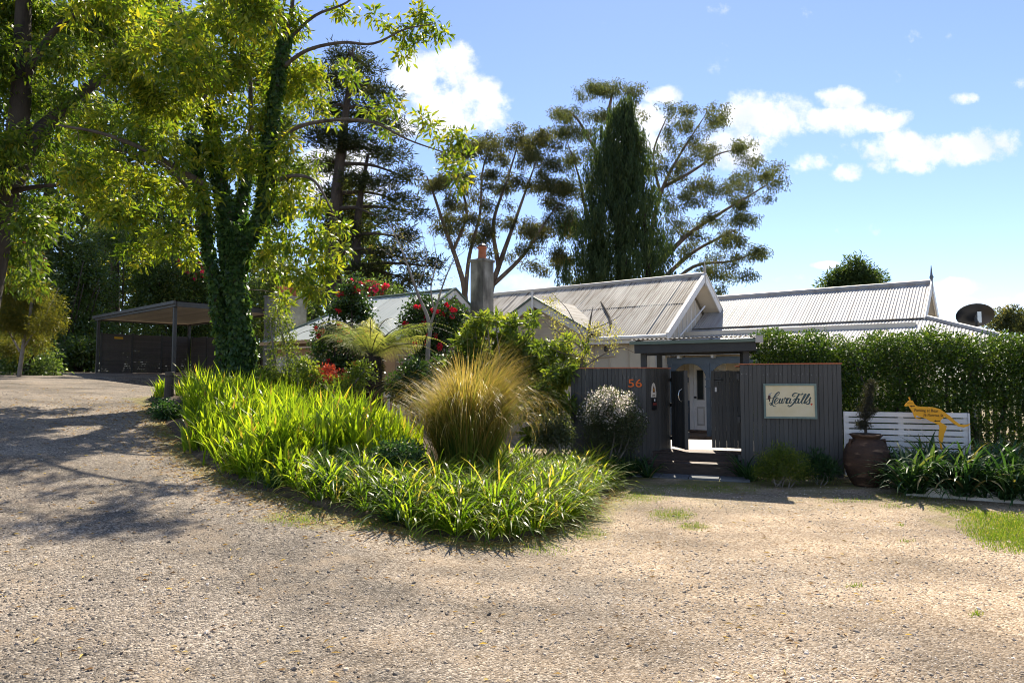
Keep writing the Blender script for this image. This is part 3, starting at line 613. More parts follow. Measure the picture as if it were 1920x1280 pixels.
    MB().tube([hw(-10.4, nl, zl + .03), hw(-10.4 - wl, nl + wl, zle + .03)], [.045]*2, 8).build('hip_cap', 'greentrim', H)
    MB().bar(hw(-10.4 - wl - .03, nl + wl + .05, zle - .05), hw(-6.5, nl + wl + .05, zle - .05), .1, .11).build('gutter', 'tanwall', H)
    MB().box(hw(-9.6, nl, 1.42), (2.8, 2.15, 1.42), HAX).prism([hw(-6.8, nl - 2.15, 2.84), hw(-6.8, nl + 2.15, 2.84), hw(-6.8, nl, 4.1)], -ax_l*.1).build('left_wing_wall', 'tanwall', H)
    MB().box(hw(-9.6, nl + 2.2, 2.62), (3.1, .26, .02), HAX).build('eave_soffit', 'cream2', H)
    for k in range(6):
        l_ = -12.1 + k*.62
        wn = MB().box(hw(l_, nl + 2.16, 1.75), (.29, .03, .62), HAX).build('window', 'cream2', H)
        MB().box(hw(l_, nl + 2.19, 1.75), (.23, .012, .56), HAX).build('pane', 'glass', wn)
    for k in range(12):
        MB().box(hw(-6.79, nl + .0, .3 + k*.2), (.012, 2.1, .012), HAX).build('weatherboard_edge', 'cream', H)
    # chimneys
    c = MB().box(hw(-6.2, 2.75, 2.9), (.26, .26, 2.5), HAX).box(hw(-6.2, 2.75, 5.36), (.29, .29, .04), HAX)
    ch = c.build('chimney', 'concrete', H); ch['label'] = 'tall slender stained concrete chimney'
    MB().lathe(hw(-6.2, 2.75, 5.4), [(.16, 0), (.16, .05), (.13, .08), (.12, .34), (.155, .37), (.155, .42), (.1, .43)], 16).build('chimney_pot', 'terracotta', ch)
    MB().lathe(hw(-6.2, 2.75, 5.82), [(.02, .0), (.13, .02), (.13, .05), (.03, .12), (.02, .16)], 12).build('cowl', 'blackmetal', ch)
    c = MB().box(hw(-13.45, 4.9, 2.25), (.36, .62, 2.3), HAX).box(hw(-13.45, 4.9, 4.52), (.39, .65, .03), HAX).build('chimney', 'concrete', H); c['label'] = 'wide concrete chimney with two clay pots'
    for k in (-.3, .15):
        MB().lathe(hw(-13.45, 4.9 + k, 4.54), [(.14, 0), (.14, .26), (.17, .28), (.17, .34), (.1, .35)], 14).build('chimney_pot', 'terracotta', c)
make_house()

def make_dish():
    c = P(1829, 594, 17.3); D = thing('satellite_dish', 'dark oval satellite dish on a pole above the roof edge', 'satellite dish', (c[0], c[1], 2.4))
    Rm = Matrix.Translation(c.tolist())@Matrix.Rotation(rad(-25), 4, 'Z')@Matrix.Rotation(rad(38), 4, 'X')
    b = MB(); rings = 7; k = 28
    for i in range(rings):
        q = i/(rings - 1)
        for j in range(k):
            a = 2*math.pi*j/k; b.v.append(tuple(Rm@Vector((.42*q*math.cos(a) + 1e-4*math.cos(a), .12*q*q - .05, .36*q*math.sin(a) + 1e-4*math.sin(a)))))
    for i in range(rings - 1):
        for j in range(k): b.f.append((i*k + j, i*k + (j + 1) % k, (i + 1)*k + (j + 1) % k, (i + 1)*k + j))
    b.build('reflector', 'blackmetal', D, True)
    MB().tube([Rm@Vector((0, -.05, 0)), Rm@Vector((0, -.2, -.02)), c + np.array([0, 0, -.35]), c + np.array([0, .05, -1.0])], [.05, .045, .03, .03], 8).build('mast', 'carport', D)
    MB().box(c + np.array([0, -.1, -.02]), (.05, .05, .14)).build('bracket', 'steel', D)
make_dish()

# ------------------------------------------------------------------ entrance fence, gates, canopy, steps
FV = np.array([.945, -.326, 0]); FB = np.array([.326, .945, 0]); FAX = (FV, FB, ax_z)
def fence(name, label, a, b, z0, z1, cat='fence', slope=0.0, board=.062, gap=.0045, m='charcoal', cap=True, posts=True):
    a = np.array([a[0], a[1], 0.]); b = np.array([b[0], b[1], 0.]); d = b - a; L = np.linalg.norm(d); d /= L; back = np.array([-d[1], d[0], 0])
    if back[1] < 0: back = -back
    T = thing(name, label, cat, (a[0], a[1], z0)); n = int(round(L/(board + gap))); st = L/n
    hb, hz = st/2 - gap/2 - .001, (z1 - z0)/2; base = MB().prism([(-hb, -.010, -hz), (hb, -.010, -hz), (hb, .002, -hz), (st/2 - .0006, .002, -hz), (st/2 - .0006, .010, -hz), (-st/2 + .0006, .010, -hz), (-st/2 + .0006, .002, -hz), (-hb, .002, -hz)][::-1], (0, 0, 2*hz)).mesh('board', m)
    for i in range(n):
        c = a + d*(st*(i + .5)); dz = RNG.uniform(-.003, .003)
        M = Matrix(((d[0], back[0], 0, c[0] + back[0]*dz), (d[1], back[1], 0, c[1] + back[1]*dz), (0, 0, 1, (z0 + z1)/2 + slope*(i/n - .5) + dz), (0, 0, 0, 1)))
        o = link('board', base, T, M)
        o.rotation_euler[1] += RNG.uniform(-.0025, .0025)
    nh = MB().tube([(0, 0, 0), (0, -.0018, 0)], [.0042, .0036], 6).mesh('nail_head', 'steel')
    for i in range(n):
        for z in (z0 + .25, z1 - .16):
            c = a + d*(st*(i + .5)) - back*.0095; link('nail_head', nh, T, Matrix(((d[0], back[0], 0, c[0]), (d[1], back[1], 0, c[1]), (0, 0, 1, z + RNG.uniform(-.01, .01)), (0, 0, 0, 1))))
    for z in (z0 + .25, z1 - .16, (z0 + z1)/2):
        MB().box((a + b)/2 + back*.035 + ax_z*z, (L/2, .022, .045), (d, back, ax_z)).build('rail', m, T)
    for e in (a + d*.05, b - d*.05) if posts else ():
        MB().box(e + back*.10 + ax_z*(z0 + z1)/2, (.045, .045, (z1 - z0)/2 - .01), (d, back, ax_z)).build('post', m, T)
    if cap:
        p0 = a - d*.015 + ax_z*(z1 + .012 - slope/2); p1 = b + d*.015 + ax_z*(z1 + .012 + slope/2)
        MB().bar(p0 + back*.03, p1 + back*.03, .11, .018).build('capping', 'capping', T)
    return T, d, back
FR0, FR1 = np.array([3.80, 11.40]), np.array([5.25, 10.90]); FL0, FL1 = np.array([1.06, 12.34]), np.array([2.33, 11.90])
HG, HR = np.array([2.88, 12.50]), np.array([4.05, 12.05])
fence('timber_fence', 'charcoal vertical board fence carrying the framed cream sign', FR0, FR1, .06, 1.85)
fence('timber_fence', 'charcoal vertical board fence carrying the orange street number', FL0, FL1, .06, 1.80)
TF, dS, bS = fence('timber_fence', 'short splayed charcoal board fence with an arched plaque by the open gate', FL1, HG, .06, 1.80, cat='fence', cap=True)
fence('timber_fence', 'short charcoal board return hidden behind the closed gate leaf', FR0 + np.array([.02, .04]), HR, .06, 1.82, posts=False)
def gate(label, a, b, z0, z1, handle):
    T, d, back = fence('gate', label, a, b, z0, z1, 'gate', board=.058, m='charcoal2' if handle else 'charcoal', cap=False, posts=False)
    a3 = np.array([a[0], a[1], 0.]); b3 = np.array([b[0], b[1], 0.])
    if handle:
        p = b3 - d*.12 - back*.02; h = [p + ax_z*z - back*o for z, o in ((1.22, 0), (1.25, .05), (1.33, .07), (1.41, .05), (1.44, 0))]
        MB().tube(h, [.011]*5, 8).build('handle', 'steel', T)
        for z in (.55, 1.15, 1.6): MB().box(a3 + ax_z*z - back*.015, (.05, .012, .035), (d, back, ax_z)).build('hinge', 'blackmetal', T)
        MB().box(b3 - d*.012 + ax_z*(z0 + z1)/2, (.02, .03, (z1 - z0)/2 + .004), (d, back, ax_z)).build('edge_stile', 'charcoal', T)
    else:
        p = b3 - d*.05
        MB().tube([p + ax_z*1.60 - back*.02, p + ax_z*1.60 - d*.17 - back*.02], [.009]*2, 8).box(p + ax_z*1.60 - d*.08 - back*.016, (.05, .006, .028), (d, back, ax_z)).build('bolt', 'blackmetal', T)
        MB().box(p - d*.03 + ax_z*1.43 - back*.018, (.016, .008, .04), (d, back, ax_z)).build('latch_plate', 'white', T)
gate('charcoal board gate leaf swung open with a curved steel handle', HG + np.array([.03, -.03]), HG + np.array([.14, -.62]), .40, 1.76, True)
gate('closed charcoal board gate leaf with a black bolt', HR + np.array([-.02, 0]), HR + np.array([-.49, .18]), .40, 1.76, False)

def make_canopy():
    T = thing('gate_canopy', 'dark timber canopy with corrugated roof over the gate', 'canopy', (3.1, 12.2, .05))
    A = np.array([2.33, 11.90, 0]); B = np.array([3.84, 11.38, 0]); dep = 1.15
    for p in (A + FB*.13 - FV*.05, B + FB*.16 + FV*.06, A + FB*dep + FV*.1, B + FB*dep):
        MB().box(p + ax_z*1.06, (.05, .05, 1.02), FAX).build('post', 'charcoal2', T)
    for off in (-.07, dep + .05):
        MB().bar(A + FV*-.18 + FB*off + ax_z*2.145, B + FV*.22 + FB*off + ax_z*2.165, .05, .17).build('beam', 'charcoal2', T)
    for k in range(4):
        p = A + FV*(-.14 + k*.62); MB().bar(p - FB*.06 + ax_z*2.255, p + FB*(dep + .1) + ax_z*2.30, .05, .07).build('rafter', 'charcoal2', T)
    MB().bar(A - FV*.26 - FB*.13 + ax_z*2.235, B + FV*.26 - FB*.13 + ax_z*2.255, .022, .055).build('fascia', 'greentrim', T)
    MB().box(B + FV*.27 - FB*.10 + ax_z*2.27, (.06, .07, .06), FAX).build('gutter_end', 'palewood', T)
    o = A - FV*.26 - FB*.17 + ax_z*2.275; s = unit(FB*1.0 + ax_z*.05)
    a = unit(B - A + ax_z*.02); roof_plane(T, 'newroof', o, a, s, 0, 2.12, lambda x: 0, lambda x: dep + .4)
make_canopy()
def make_steps():
    T = thing('timber_steps', 'two dark timber steps up to the gate landing', 'steps', (3.1, 11.6, .02))
    def step(c, w, dep, z0, z1):
        c = np.array([c[0], c[1], 0]); MB().box(c + FB*(dep/2) + ax_z*(z0 + z1 - .03)/2, (w/2, dep/2, (z1 - z0 - .03)/2), FAX).build('riser', 'stepwood', T)
        n = max(2, round(dep/.14))
        for i in range(n):
            MB().box(c + FB*(-.02 + (i + .5)*dep/n) + ax_z*(z1 - .013), (w/2 + .01, dep/n/2 - .003, .0125), FAX).build('tread_board', 'deck' if i else 'stepwood', T)
    step((2.98, 11.44), 1.52, .42, .0, .22)
    step((3.13, 11.80), 1.50, .55, .0, .36)
    L = thing('deck_landing', 'weathered timber deck inside the gate', 'deck', (3.6, 13.2, .1))
    for i in range(15):
        c = np.array([3.13, 11.80, 0]) + FB*(.58 + i*.142) + FV*.05
        MB().box(c + ax_z*.346, (.95, .068, .0125), FAX).build('deck_board', 'palewood', L)
    MB().box(np.array([3.13, 11.80, .30]) + FB*(1.55), (.92, 1.03, .03), FAX).build('joist', 'stepwood', L)
    MB().box(np.array([3.13, 11.80, .14]) + FB*(1.55), (.80, .9, .13), FAX).build('joist', 'stepwood', L)
    sl = thing('paving_strip', 'strip of dark grey paving slabs before the steps', 'paving', (2.9, 11.2, 0))
    for i in range(4):
        c = np.array([2.98, 11.44, 0]) - FB*.22 + FV*(-.72 + i*.47)
        MB().box(c + ax_z*(.012 + RNG.uniform(-.004, .004)), (.228, .2, .025), FAX).build('slab', 'slab', sl)
make_steps()

# number, plaque, intercom, sign
def text_mesh(txt, size, m, ext=.004, shear=0, sx=1.0):
    cu = bpy.data.curves.new('t', 'FONT'); cu.body = txt; cu.size = size; cu.extrude = ext; cu.shear = shear; cu.align_x = 'CENTER'; cu.align_y = 'CENTER'; cu.resolution_u = 4
    ob = bpy.data.objects.new('t', cu); C.objects.link(ob); dg = bpy.context.evaluated_depsgraph_get(); me = bpy.data.meshes.new_from_object(ob.evaluated_get(dg))
    bpy.data.objects.remove(ob); me.materials.clear(); me.materials.append(MATS[m]); me.transform(Matrix.Diagonal((sx, 1, 1, 1)))
    return me
def faceM(c, d, tilt=0):      # local x along d, local y up, local z towards the viewer
    d = unit(np.array([d[0], d[1], 0.])); out = np.array([d[1], -d[0], 0])
    return Matrix(((d[0], 0, out[0], c[0]), (d[1], 0, out[1], c[1]), (0, 1, 0, c[2]), (0, 0, 0, 1)))@Matrix.Rotation(tilt, 4, 'Z')
def on_line(a, b, px):
    a = np.array(a); b = np.array(b); k = (px - 960)/F/ (math.cos(PITCH))
    t = (k*a[1] - a[0])/((b - a)[0] - k*(b - a)[1]); q = a + (b - a)*t; return q
def zat(py, d): r = ray(960, py); return CAMZ + r[2]/r[1]*d
q = on_line(FL0, FL1, 1190); out = -FB
o = tag(link('house_number', text_mesh('56', .20, 'orange', .006, 0, 1.30), None, faceM((q[0] + out[0]*.018, q[1] + out[1]*.018, zat(719, q[1])), FV)), 'orange number 56 on the charcoal fence', 'number')
q = on_line(FL1, HG, 1222.5); oS = -bS
pc = np.array([q[0], q[1], zat(732, q[1])]) + oS*.016
T = thing('plaque', 'cream arched plaque with a dark emblem on the splayed fence', 'plaque', pc)
up = ax_z
arch = [pc + dS*x + up*z for x, z in [(-.085, -.115), (.085, -.115), (.085, -.02)] + [(.068*math.cos(t), .0 + .135*math.sin(t)) for t in np.linspace(0, math.pi, 12)] + [(-.085, -.02)]]
MB().prism(arch, oS*.008).build('plate', 'cream', T)
MB().prism([pc + oS*.0085 + dS*x + up*z for x, z in [(-.035, -.03), (.035, -.03), (.03, .03), (0, .09), (-.03, .03)]], oS*.002).build('emblem', 'birdbrown', T)
MB().prism([pc + oS*.0108 + dS*x + up*z for x, z in [(-.014, -.01), (.014, -.01), (.010, .04), (-.010, .04)]], oS*.002).build('emblem', 'roo', T)
MB().box(pc + oS*.0088 - up*.085, (.045, .002, .008), (dS, oS, up)).build('caption', 'blackink', T)
q = on_line(FL1, HG, 1223); pc = np.array([q[0], q[1], zat(757.5, q[1])]) + oS*.016
T = thing('intercom', 'black call box with a red band below the arched plaque', 'intercom', pc)
MB().box(pc, (.07, .018, .10), (dS, oS, up)).build('case', 'blackmetal', T)
MB().box(pc + oS*.019 + up*.005, (.06, .002, .022), (dS, oS, up)).build('band', 'darkred', T)
MB().box(pc + oS*.019 + up*.073, (.018, .003, .02), (dS, oS, up)).build('button', 'white', T)

def make_sign():
    q0 = on_line(FR0, FR1, 1429.5); q1 = on_line(FR0, FR1, 1528.5); w = np.linalg.norm(q1 - q0); zt, zb = zat(719, q0[1]), zat(783.5, q0[1]); h = zt - zb
    c = np.array([*(q0 + q1)/2, (zt + zb)/2]) - FB*.03
    T = thing('name_sign', 'cream sign board with dark script lettering in a green frame', 'sign', c)
    M = faceM(c, FV, rad(.3)); Mi = lambda x, y, z: tuple(M@Vector((x, y, z)))
    def bx(x0, x1, y0, y1, z0, z1): 
        return [Mi(x, y, z) for z in (z0, z1) for (x, y) in ((x0, y0), (x1, y0), (x1, y1), (x0, y1))]
    fs = [(0, 3, 2, 1), (4, 5, 6, 7), (0, 1, 5, 4), (1, 2, 6, 5), (2, 3, 7, 6), (3, 0, 4, 7)]
    MB().add(bx(-w/2 + .02, w/2 - .02, -h/2 + .02, h/2 - .02, -.01, .008), fs).build('panel', 'signcream', T)
    t = .032
    for e in ((-w/2, w/2, h/2 - t, h/2), (-w/2, w/2, -h/2, -h/2 + t), (-w/2, -w/2 + t, -h/2 + t, h/2 - t), (w/2 - t, w/2, -h/2 + t, h/2 - t)):
        MB().add(bx(*e, -.012, .022), fs).build('frame', 'signframe', T)
    sx, sy = w/1205, h/770; lx = lambda x: (x - 948)*sx; ly = lambda y: -(y - 608)*sy
    strokes = [
     [(575, 545), (640, 505), (700, 455), (715, 418), (690, 412), (640, 450), (590, 520), (560, 590), (540, 650), (510, 695), (487, 680), (492, 650), (520, 648), (548, 690), (585, 725), (615, 712)],
     [(575, 640), (640, 608), (682, 560), (662, 536), (618, 570), (592, 630), (612, 668), (655, 655), (700, 620), (728, 552)],
     [(735, 545), (712, 600), (700, 645), (722, 660), (765, 615), (795, 548)], [(790, 548), (764, 610), (762, 652), (786, 655), (806, 630)],
     [(806, 630), (824, 560), (840, 528), (850, 556), (888, 544), (872, 592), (856, 640), (868, 660), (892, 640)],
     [(962, 560), (925, 545), (885, 590), (872, 645), (900, 656), (942, 610), (968, 548)], [(968, 548), (945, 610), (940, 648), (962, 652), (985, 625)],
     [(1250, 437), (1205, 462), (1150, 448), (1085, 430), (1030, 450), (1012, 490), (1042, 508), (1070, 488)],
     [(1160, 455), (1112, 520), (1070, 590), (1020, 660), (965, 710), (915, 726), (895, 706), (922, 694)], [(1010, 590), (1060, 562), (1140, 545)],
     [(1150, 562), (1112, 552), (1075, 595), (1062, 645), (1090, 656), (1132, 610), (1158, 552)], [(1158, 552), (1135, 610), (1132, 650), (1160, 650), (1190, 620)],
     [(1185, 625), (1245, 570), (1305, 490), (1318, 455), (1290, 462), (1250, 530), (1215, 600), (1208, 650), (1232, 658), (1262, 630)],
     [(1255, 632), (1315, 570), (1378, 490), (1398, 455), (1368, 462), (1325, 530), (1285, 600), (1275, 650), (1298, 655), (1330, 625)],
     [(1330, 620), (1385, 570), (1420, 520), (1395, 560), (1392, 615), (1370, 660), (1325, 670), (1300, 640), (1320, 615)]]
    b = MB()
    for s_ in strokes:
        p = np.array(s_, float); e = np.vstack([2*p[0] - p[1], p, 2*p[-1] - p[-2]]); cs = []
        for i in range(1, len(e) - 2):
            for t_ in np.linspace(0, 1, 6, endpoint=False):
                cs.append(.5*((2*e[i]) + (e[i + 1] - e[i - 1])*t_ + (2*e[i - 1] - 5*e[i] + 4*e[i + 1] - e[i + 2])*t_**2 + (-e[i - 1] + 3*e[i] - 3*e[i + 1] + e[i + 2])*t_**3))
        cs.append(p[-1]); cs = np.array(cs); tg = unit(np.gradient(cs, axis=0)); nr_ = np.stack([-tg[:, 1], tg[:, 0]], 1)
        wd = 8 + 9*np.clip(tg[:, 1]*.9 - tg[:, 0]*.35, 0, 1); n = len(cs)
        vs = [Mi(lx(x), ly(y), .0095) for x, y in np.vstack([cs + nr_*wd[:, None], cs - nr_*wd[:, None]])]
        b.add(vs, [(i, i + 1, n + i + 1, n + i) for i in range(n - 1)])
    b.build('lettering', 'ink', T)
    ht = [(1428, 700), (1405, 672), (1407, 655), (1418, 650), (1428, 658), (1440, 650), (1452, 656), (1452, 674)]
    MB().add([Mi(lx(x), ly(y), .0097) for x, y in ht], [tuple(range(len(ht)))]).build('heart', 'red', T)
    for pts, m in (([(445, 500), (470, 478), (505, 488), (508, 540), (490, 580), (455, 575), (442, 540)], 'birdbrown'), ([(468, 575), (492, 575), (490, 622), (468, 620)], 'blackink'), ([(455, 480), (475, 440), (520, 425), (552, 415), (520, 450), (505, 486), (470, 476)], 'palewood')):
        MB().add([Mi(lx(x), ly(y), .0099) for x, y in pts], [tuple(range(len(pts)))]).build('bird_picture', m, T)
    MB().add([Mi(lx(x), ly(y), .0101) for x, y in [(412, 556), (560, 536), (560, 545), (412, 566)]], [(0, 1, 2, 3)]).build('bird_picture', 'blackink', T)
make_sign()

# ------------------------------------------------------------------ white slat screen, kangaroo board, pot
SLA, SLB = np.array([5.27, 10.86]), np.array([6.86, 10.33]); SD = unit(np.array([*(SLB - SLA), 0])); SBK = np.array([-SD[1], SD[0], 0])
def make_slats():
    T = thing('slat_screen', 'low white horizontal slat screen before the hedge', 'screen', (SLA[0], SLA[1], .2)); Lw = np.linalg.norm(SLB - SLA)
    c = np.array([*(SLA + SLB)/2, 0]); me = MB().box((0, 0, 0), (Lw/2, .009, .036)).mesh('slat', 'white')
    for i in range(8):
        z = 1.065 - i*.092
        M = Matrix(((SD[0], SBK[0], 0, c[0]), (SD[1], SBK[1], 0, c[1]), (0, 0, 1, z + RNG.uniform(-.003, .003)), (0, 0, 0, 1))); link('slat', me, T, M)
    for t in (.02, Lw*.47, Lw - .02):
        p = np.array([*SLA, 0]) + SD*t + SBK*.045; MB().box(p + ax_z*.60, (.035, .033, .50), (SD, SBK, ax_z)).build('post', 'white', T)
    MB().box(np.array([*SLB, 0]) + SD*.012 + ax_z*.74, (.010, .03, .36), (SD, SBK, ax_z)).build('end_board', 'white', T)
make_slats()
def make_roo():
    A, B = SLA - SBK[:2]*.35, SLB - SBK[:2]*.35; c2 = on_line(A, B, 1750); d0 = c2[1]
    c = np.array([c2[0], c2[1], 0]); T = thing('kangaroo_sign', 'yellow kangaroo cut-out sign with handwritten parking directions', 'sign', (c[0], c[1], .2))
    k = d0/F/9.14; M = faceM((c[0], c[1], 0), SD); L_ = lambda x, y, z=0: tuple(M@Vector(((x - 822)*k*1.05, zat(730 + y/9.14, d0), z)))
    o = [(470, 190), (495, 192), (508, 215), (520, 252), (560, 290), (650, 298), (780, 302), (880, 330), (950, 388), (1020, 450), (1090, 530), (1160, 590), (1230, 596), (1305, 572), (1275, 612), (1210, 640), (1130, 625), (1060, 570), (990, 500), (945, 465), (918, 490), (888, 530), (886, 560), (930, 590), (972, 625), (960, 680), (930, 760), (915, 850), (890, 940), (905, 1020), (915, 1090), (895, 1090), (872, 1000), (862, 930), (850, 820), (855, 720), (870, 650), (860, 610), (800, 570), (740, 545), (690, 510), (640, 485), (585, 470), (545, 445), (530, 468), (555, 490), (612, 500), (608, 516), (560, 512), (520, 490), (505, 460), (495, 410), (460, 340), (432, 286), (388, 298), (370, 282), (400, 240), (432, 205), (448, 190)]
    bm = bmesh.new(); vs = [bm.verts.new(L_(x, y)) for x, y in o]; f = bm.faces.new(vs); r = bmesh.ops.extrude_face_region(bm, geom=[f])
    bmesh.ops.translate(bm, verts=[v for v in r['geom'] if isinstance(v, bmesh.types.BMVert)], vec=SBK*.012); bmesh.ops.triangulate(bm, faces=bm.faces[:]); bmesh.ops.recalc_face_normals(bm, faces=bm.faces[:])
    me = bpy.data.meshes.new('board'); bm.to_mesh(me); bm.free(); me.materials.append(MATS['roo']); link('board', me, T)
    MB().prism([L_(450 + 13*math.cos(t), 148 + 15*math.sin(t)) for t in np.linspace(0, 2*math.pi, 8, endpoint=False)] , SBK*.012).prism([L_(444, 160), L_(462, 160), L_(470, 195), L_(450, 195)], SBK*.012).build('ear', 'roo', T)
    for txt, x, y, s_, tl in (('Parking at Rear', 685, 362, 70, -1), ('36 Merriwa St', 780, 442, 62, -1)):
        q = L_(x, y, .003); link('lettering', text_mesh(txt, s_*k*1.05, 'blackink', .001, .1, .80), T, faceM(q, SD, rad(tl)))
    for x, y, l in ((450, 289, 75), (790, 537, 85)):
        MB().prism([L_(x, y, .002), L_(x + 28, y - 15, .002), L_(x + 28, y - 6, .002), L_(x + l, y - 6, .002), L_(x + l, y + 6, .002), L_(x + 28, y + 6, .002), L_(x + 28, y + 15, .002)], -SBK*.0015).build('arrow', 'blackink', T)
    MB().prism([L_(415, 236, .002), L_(495, 240, .002), L_(495, 246, .002), L_(415, 244, .002)], -SBK*.0015).build('lettering', 'blackink', T)
make_roo()
def make_pot():
    x, y = (1620 - 960)/F*10.42, 10.42; z = float(gz(x, y)) - .01
    T = thing('clay_pot', 'big round weathered brown clay jar at the fence end', 'pot', (x, y, z))
    pr = [(.17, 0), (.21, .03), (.27, .14), (.315, .28), (.332, .40), (.318, .52), (.275, .62), (.215, .69), (.190, .715), (.195, .74), (.225, .765), (.228, .785), (.205, .79), (.185, .77), (.18, .70)]
    pp = []
    for i in range(len(pr) - 1):
        for t in (0, .25, .5, .75):
            r_ = pr[i][0]*(1 - t) + pr[i + 1][0]*t; z_ = pr[i][1]*(1 - t) + pr[i + 1][1]*t; pp.append((r_ + .004*math.sin(z_*95), z_))
    MB().lathe((x, y, z), pp, 48).build('jar', 'potclay', T, True)
    MB().lathe((x, y, z + .68), [(.001, .0), (.18, .0), (.18, .03), (.001, .04)], 20).build('soil', 'soil', T)
    for s_ in (1, -1): MB().tube([(x + s_*.19, y - .02, z + .69), (x + s_*.26, y - .03, z + .70), (x + s_*.27, y - .03, z + .63), (x + s_*.255, y - .02, z + .58)], [.02, .022, .022, .018], 8).build('lug', 'potclay', T, True)
    return x, y, z
POT = make_pot()

# ------------------------------------------------------------------ carport
def make_carport():
    e1 = unit(np.array([5.5, -5.0, 0])); e2 = np.array([-e1[1], e1[0], 0]);
    A = np.array([-16.4, 27.0, 0]); Lc, Dc = 7.43, 3.5; AX = (e1, e2, ax_z)
    q = lambda u, v, z: A + e1*u + e2*v + ax_z*z
    T = thing('carport', 'open steel carport with flat dark roof and pale underside', 'carport', (A[0], A[1], 1.85))
    zt = 3.98
    for (u, v) in ((.0, 0), (Lc, 0), (0.05, Dc), (Lc, Dc)):
        p = q(u, v, 0); g = float(gz(p[0], p[1])) - .05; MB().box(q(u, v, (g + zt)/2), (.05, .05, (zt - g)/2), AX).build('post', 'carport', T)
    def beam(a, b, w=.06, h=.16, m='carport', n='beam'): MB().bar(a, b, w, h).build(n, m, T)
    beam(q(-.2, -.06, zt + .05), q(Lc + .2, -.06, zt + .05)); beam(q(-.2, Dc + .06, zt + .05), q(Lc + .2, Dc + .06, zt + .05))
    beam(q(-.2, -.03, zt + .05), q(-.2, Dc + .03, zt + .05)); beam(q(Lc + .2, -.03, zt + .05), q(Lc + .2, Dc + .03, zt + .05))
    beam(q(-.27, -.13, zt + .10), q(Lc + .27, -.13, zt + .10), .07, .10, 'carport', 'gutter')
    for i in range(18):
        v0 = -.08 + i*(Dc + .16)/18; MB().box(q(Lc/2, v0 + .1, zt + .035), (Lc/2 + .18, .092, .008), AX).build('soffit_panel', 'soffit', T)
    roof_plane(T, 'carport', q(-.22, -.12, zt + .13), e2, e1, 0, Dc + .24, lambda x: 0, lambda x: Lc + .44, sw=.76, period=.19, amp=.012)
    # slatted walls: end wall A-C, back wall from C
    def wall(label, a, d, n, ln, h=1.62):
        W_ = thing('slat_wall', label, 'fence', a); back = np.array([-d[1], d[0], 0])
        for k in range(n):
            p0 = a + d*ln*k; p1 = a + d*ln*(k + 1); g = float(gz(*((p0 + p1)/2)[:2])) - .03
            me = MB().box((0, 0, 0), (ln/2 - .03, .008, .0362)).mesh('slat', 'slatbrown')
            for i in range(21):
                c = (p0 + p1)/2; M = Matrix(((d[0], back[0], 0, c[0]), (d[1], back[1], 0, c[1]), (0, 0, 1, g + .07 + i*.0745), (0, 0, 0, 1))); link('slat', me, W_, M)
            MB().box(p0 + ax_z*(g + h/2), (.032, .03, h/2 + .02), (d, back, ax_z)).build('post', 'carport', W_)
        MB().box(a + d*ln*n + ax_z*(g + h/2), (.032, .03, h/2 + .02), (d, back, ax_z)).build('post', 'carport', W_)
    wall('dark slatted end wall of the carport with a small yellow notice', q(.05, .1, 0), e2, 3, 1.14)
    wall('dark slatted back wall of the carport beside the ivy trunk', q(.1, Dc + .12, 0), e1, 5, 1.45)
    p = q(.05, .1, 0) + e2*.62 - np.array([e2[1], -e2[0], 0])*-.022; g = float(gz(p[0], p[1]))
    tag(MB().box(p + ax_z*(g + 1.42), (.16, .006, .04), (e2, np.array([-e2[1], e2[0], 0]), ax_z)).build('notice', 'yellowsign'), 'small yellow notice on the dark slatted carport wall', 'notice')
make_carport()
def make_bollard():
    x, y, z = G(316, 757); z -= .03
    T = thing('timber_bollard', 'short dark round timber bollard at the corner of the bed', 'bollard', (x, y, z)); tp = zat(697, y) - z
    MB().tube([(x, y, z), (x + .01, y, z + tp - .012), (x + .01, y, z + tp)], [.088, .085, .076], 14).build('post', 'postwood', T)
    MB().tube([(x + .01, y, z + tp - .10), (x + .01, y, z + tp - .07)], [.0885]*2, 14).build('band', 'darkbark', T)
make_bollard()
def make_planter():
    a = np.array([5.45, 9.55]); b = np.array([7.0, 8.72]); c = np.array([9.7, 7.42])
    T = thing('planter_wall', 'low whitewashed edging wall under the strap leaves', 'wall', (a[0], a[1], 0))
    for p, q_ in ((a, b), (b, c)): 
        d = unit(q_ - p); MB().bar((*p, .06), (*(q_ + d*.0), .06), .09, .15).build('edging', 'wall_lime', T)
make_planter()
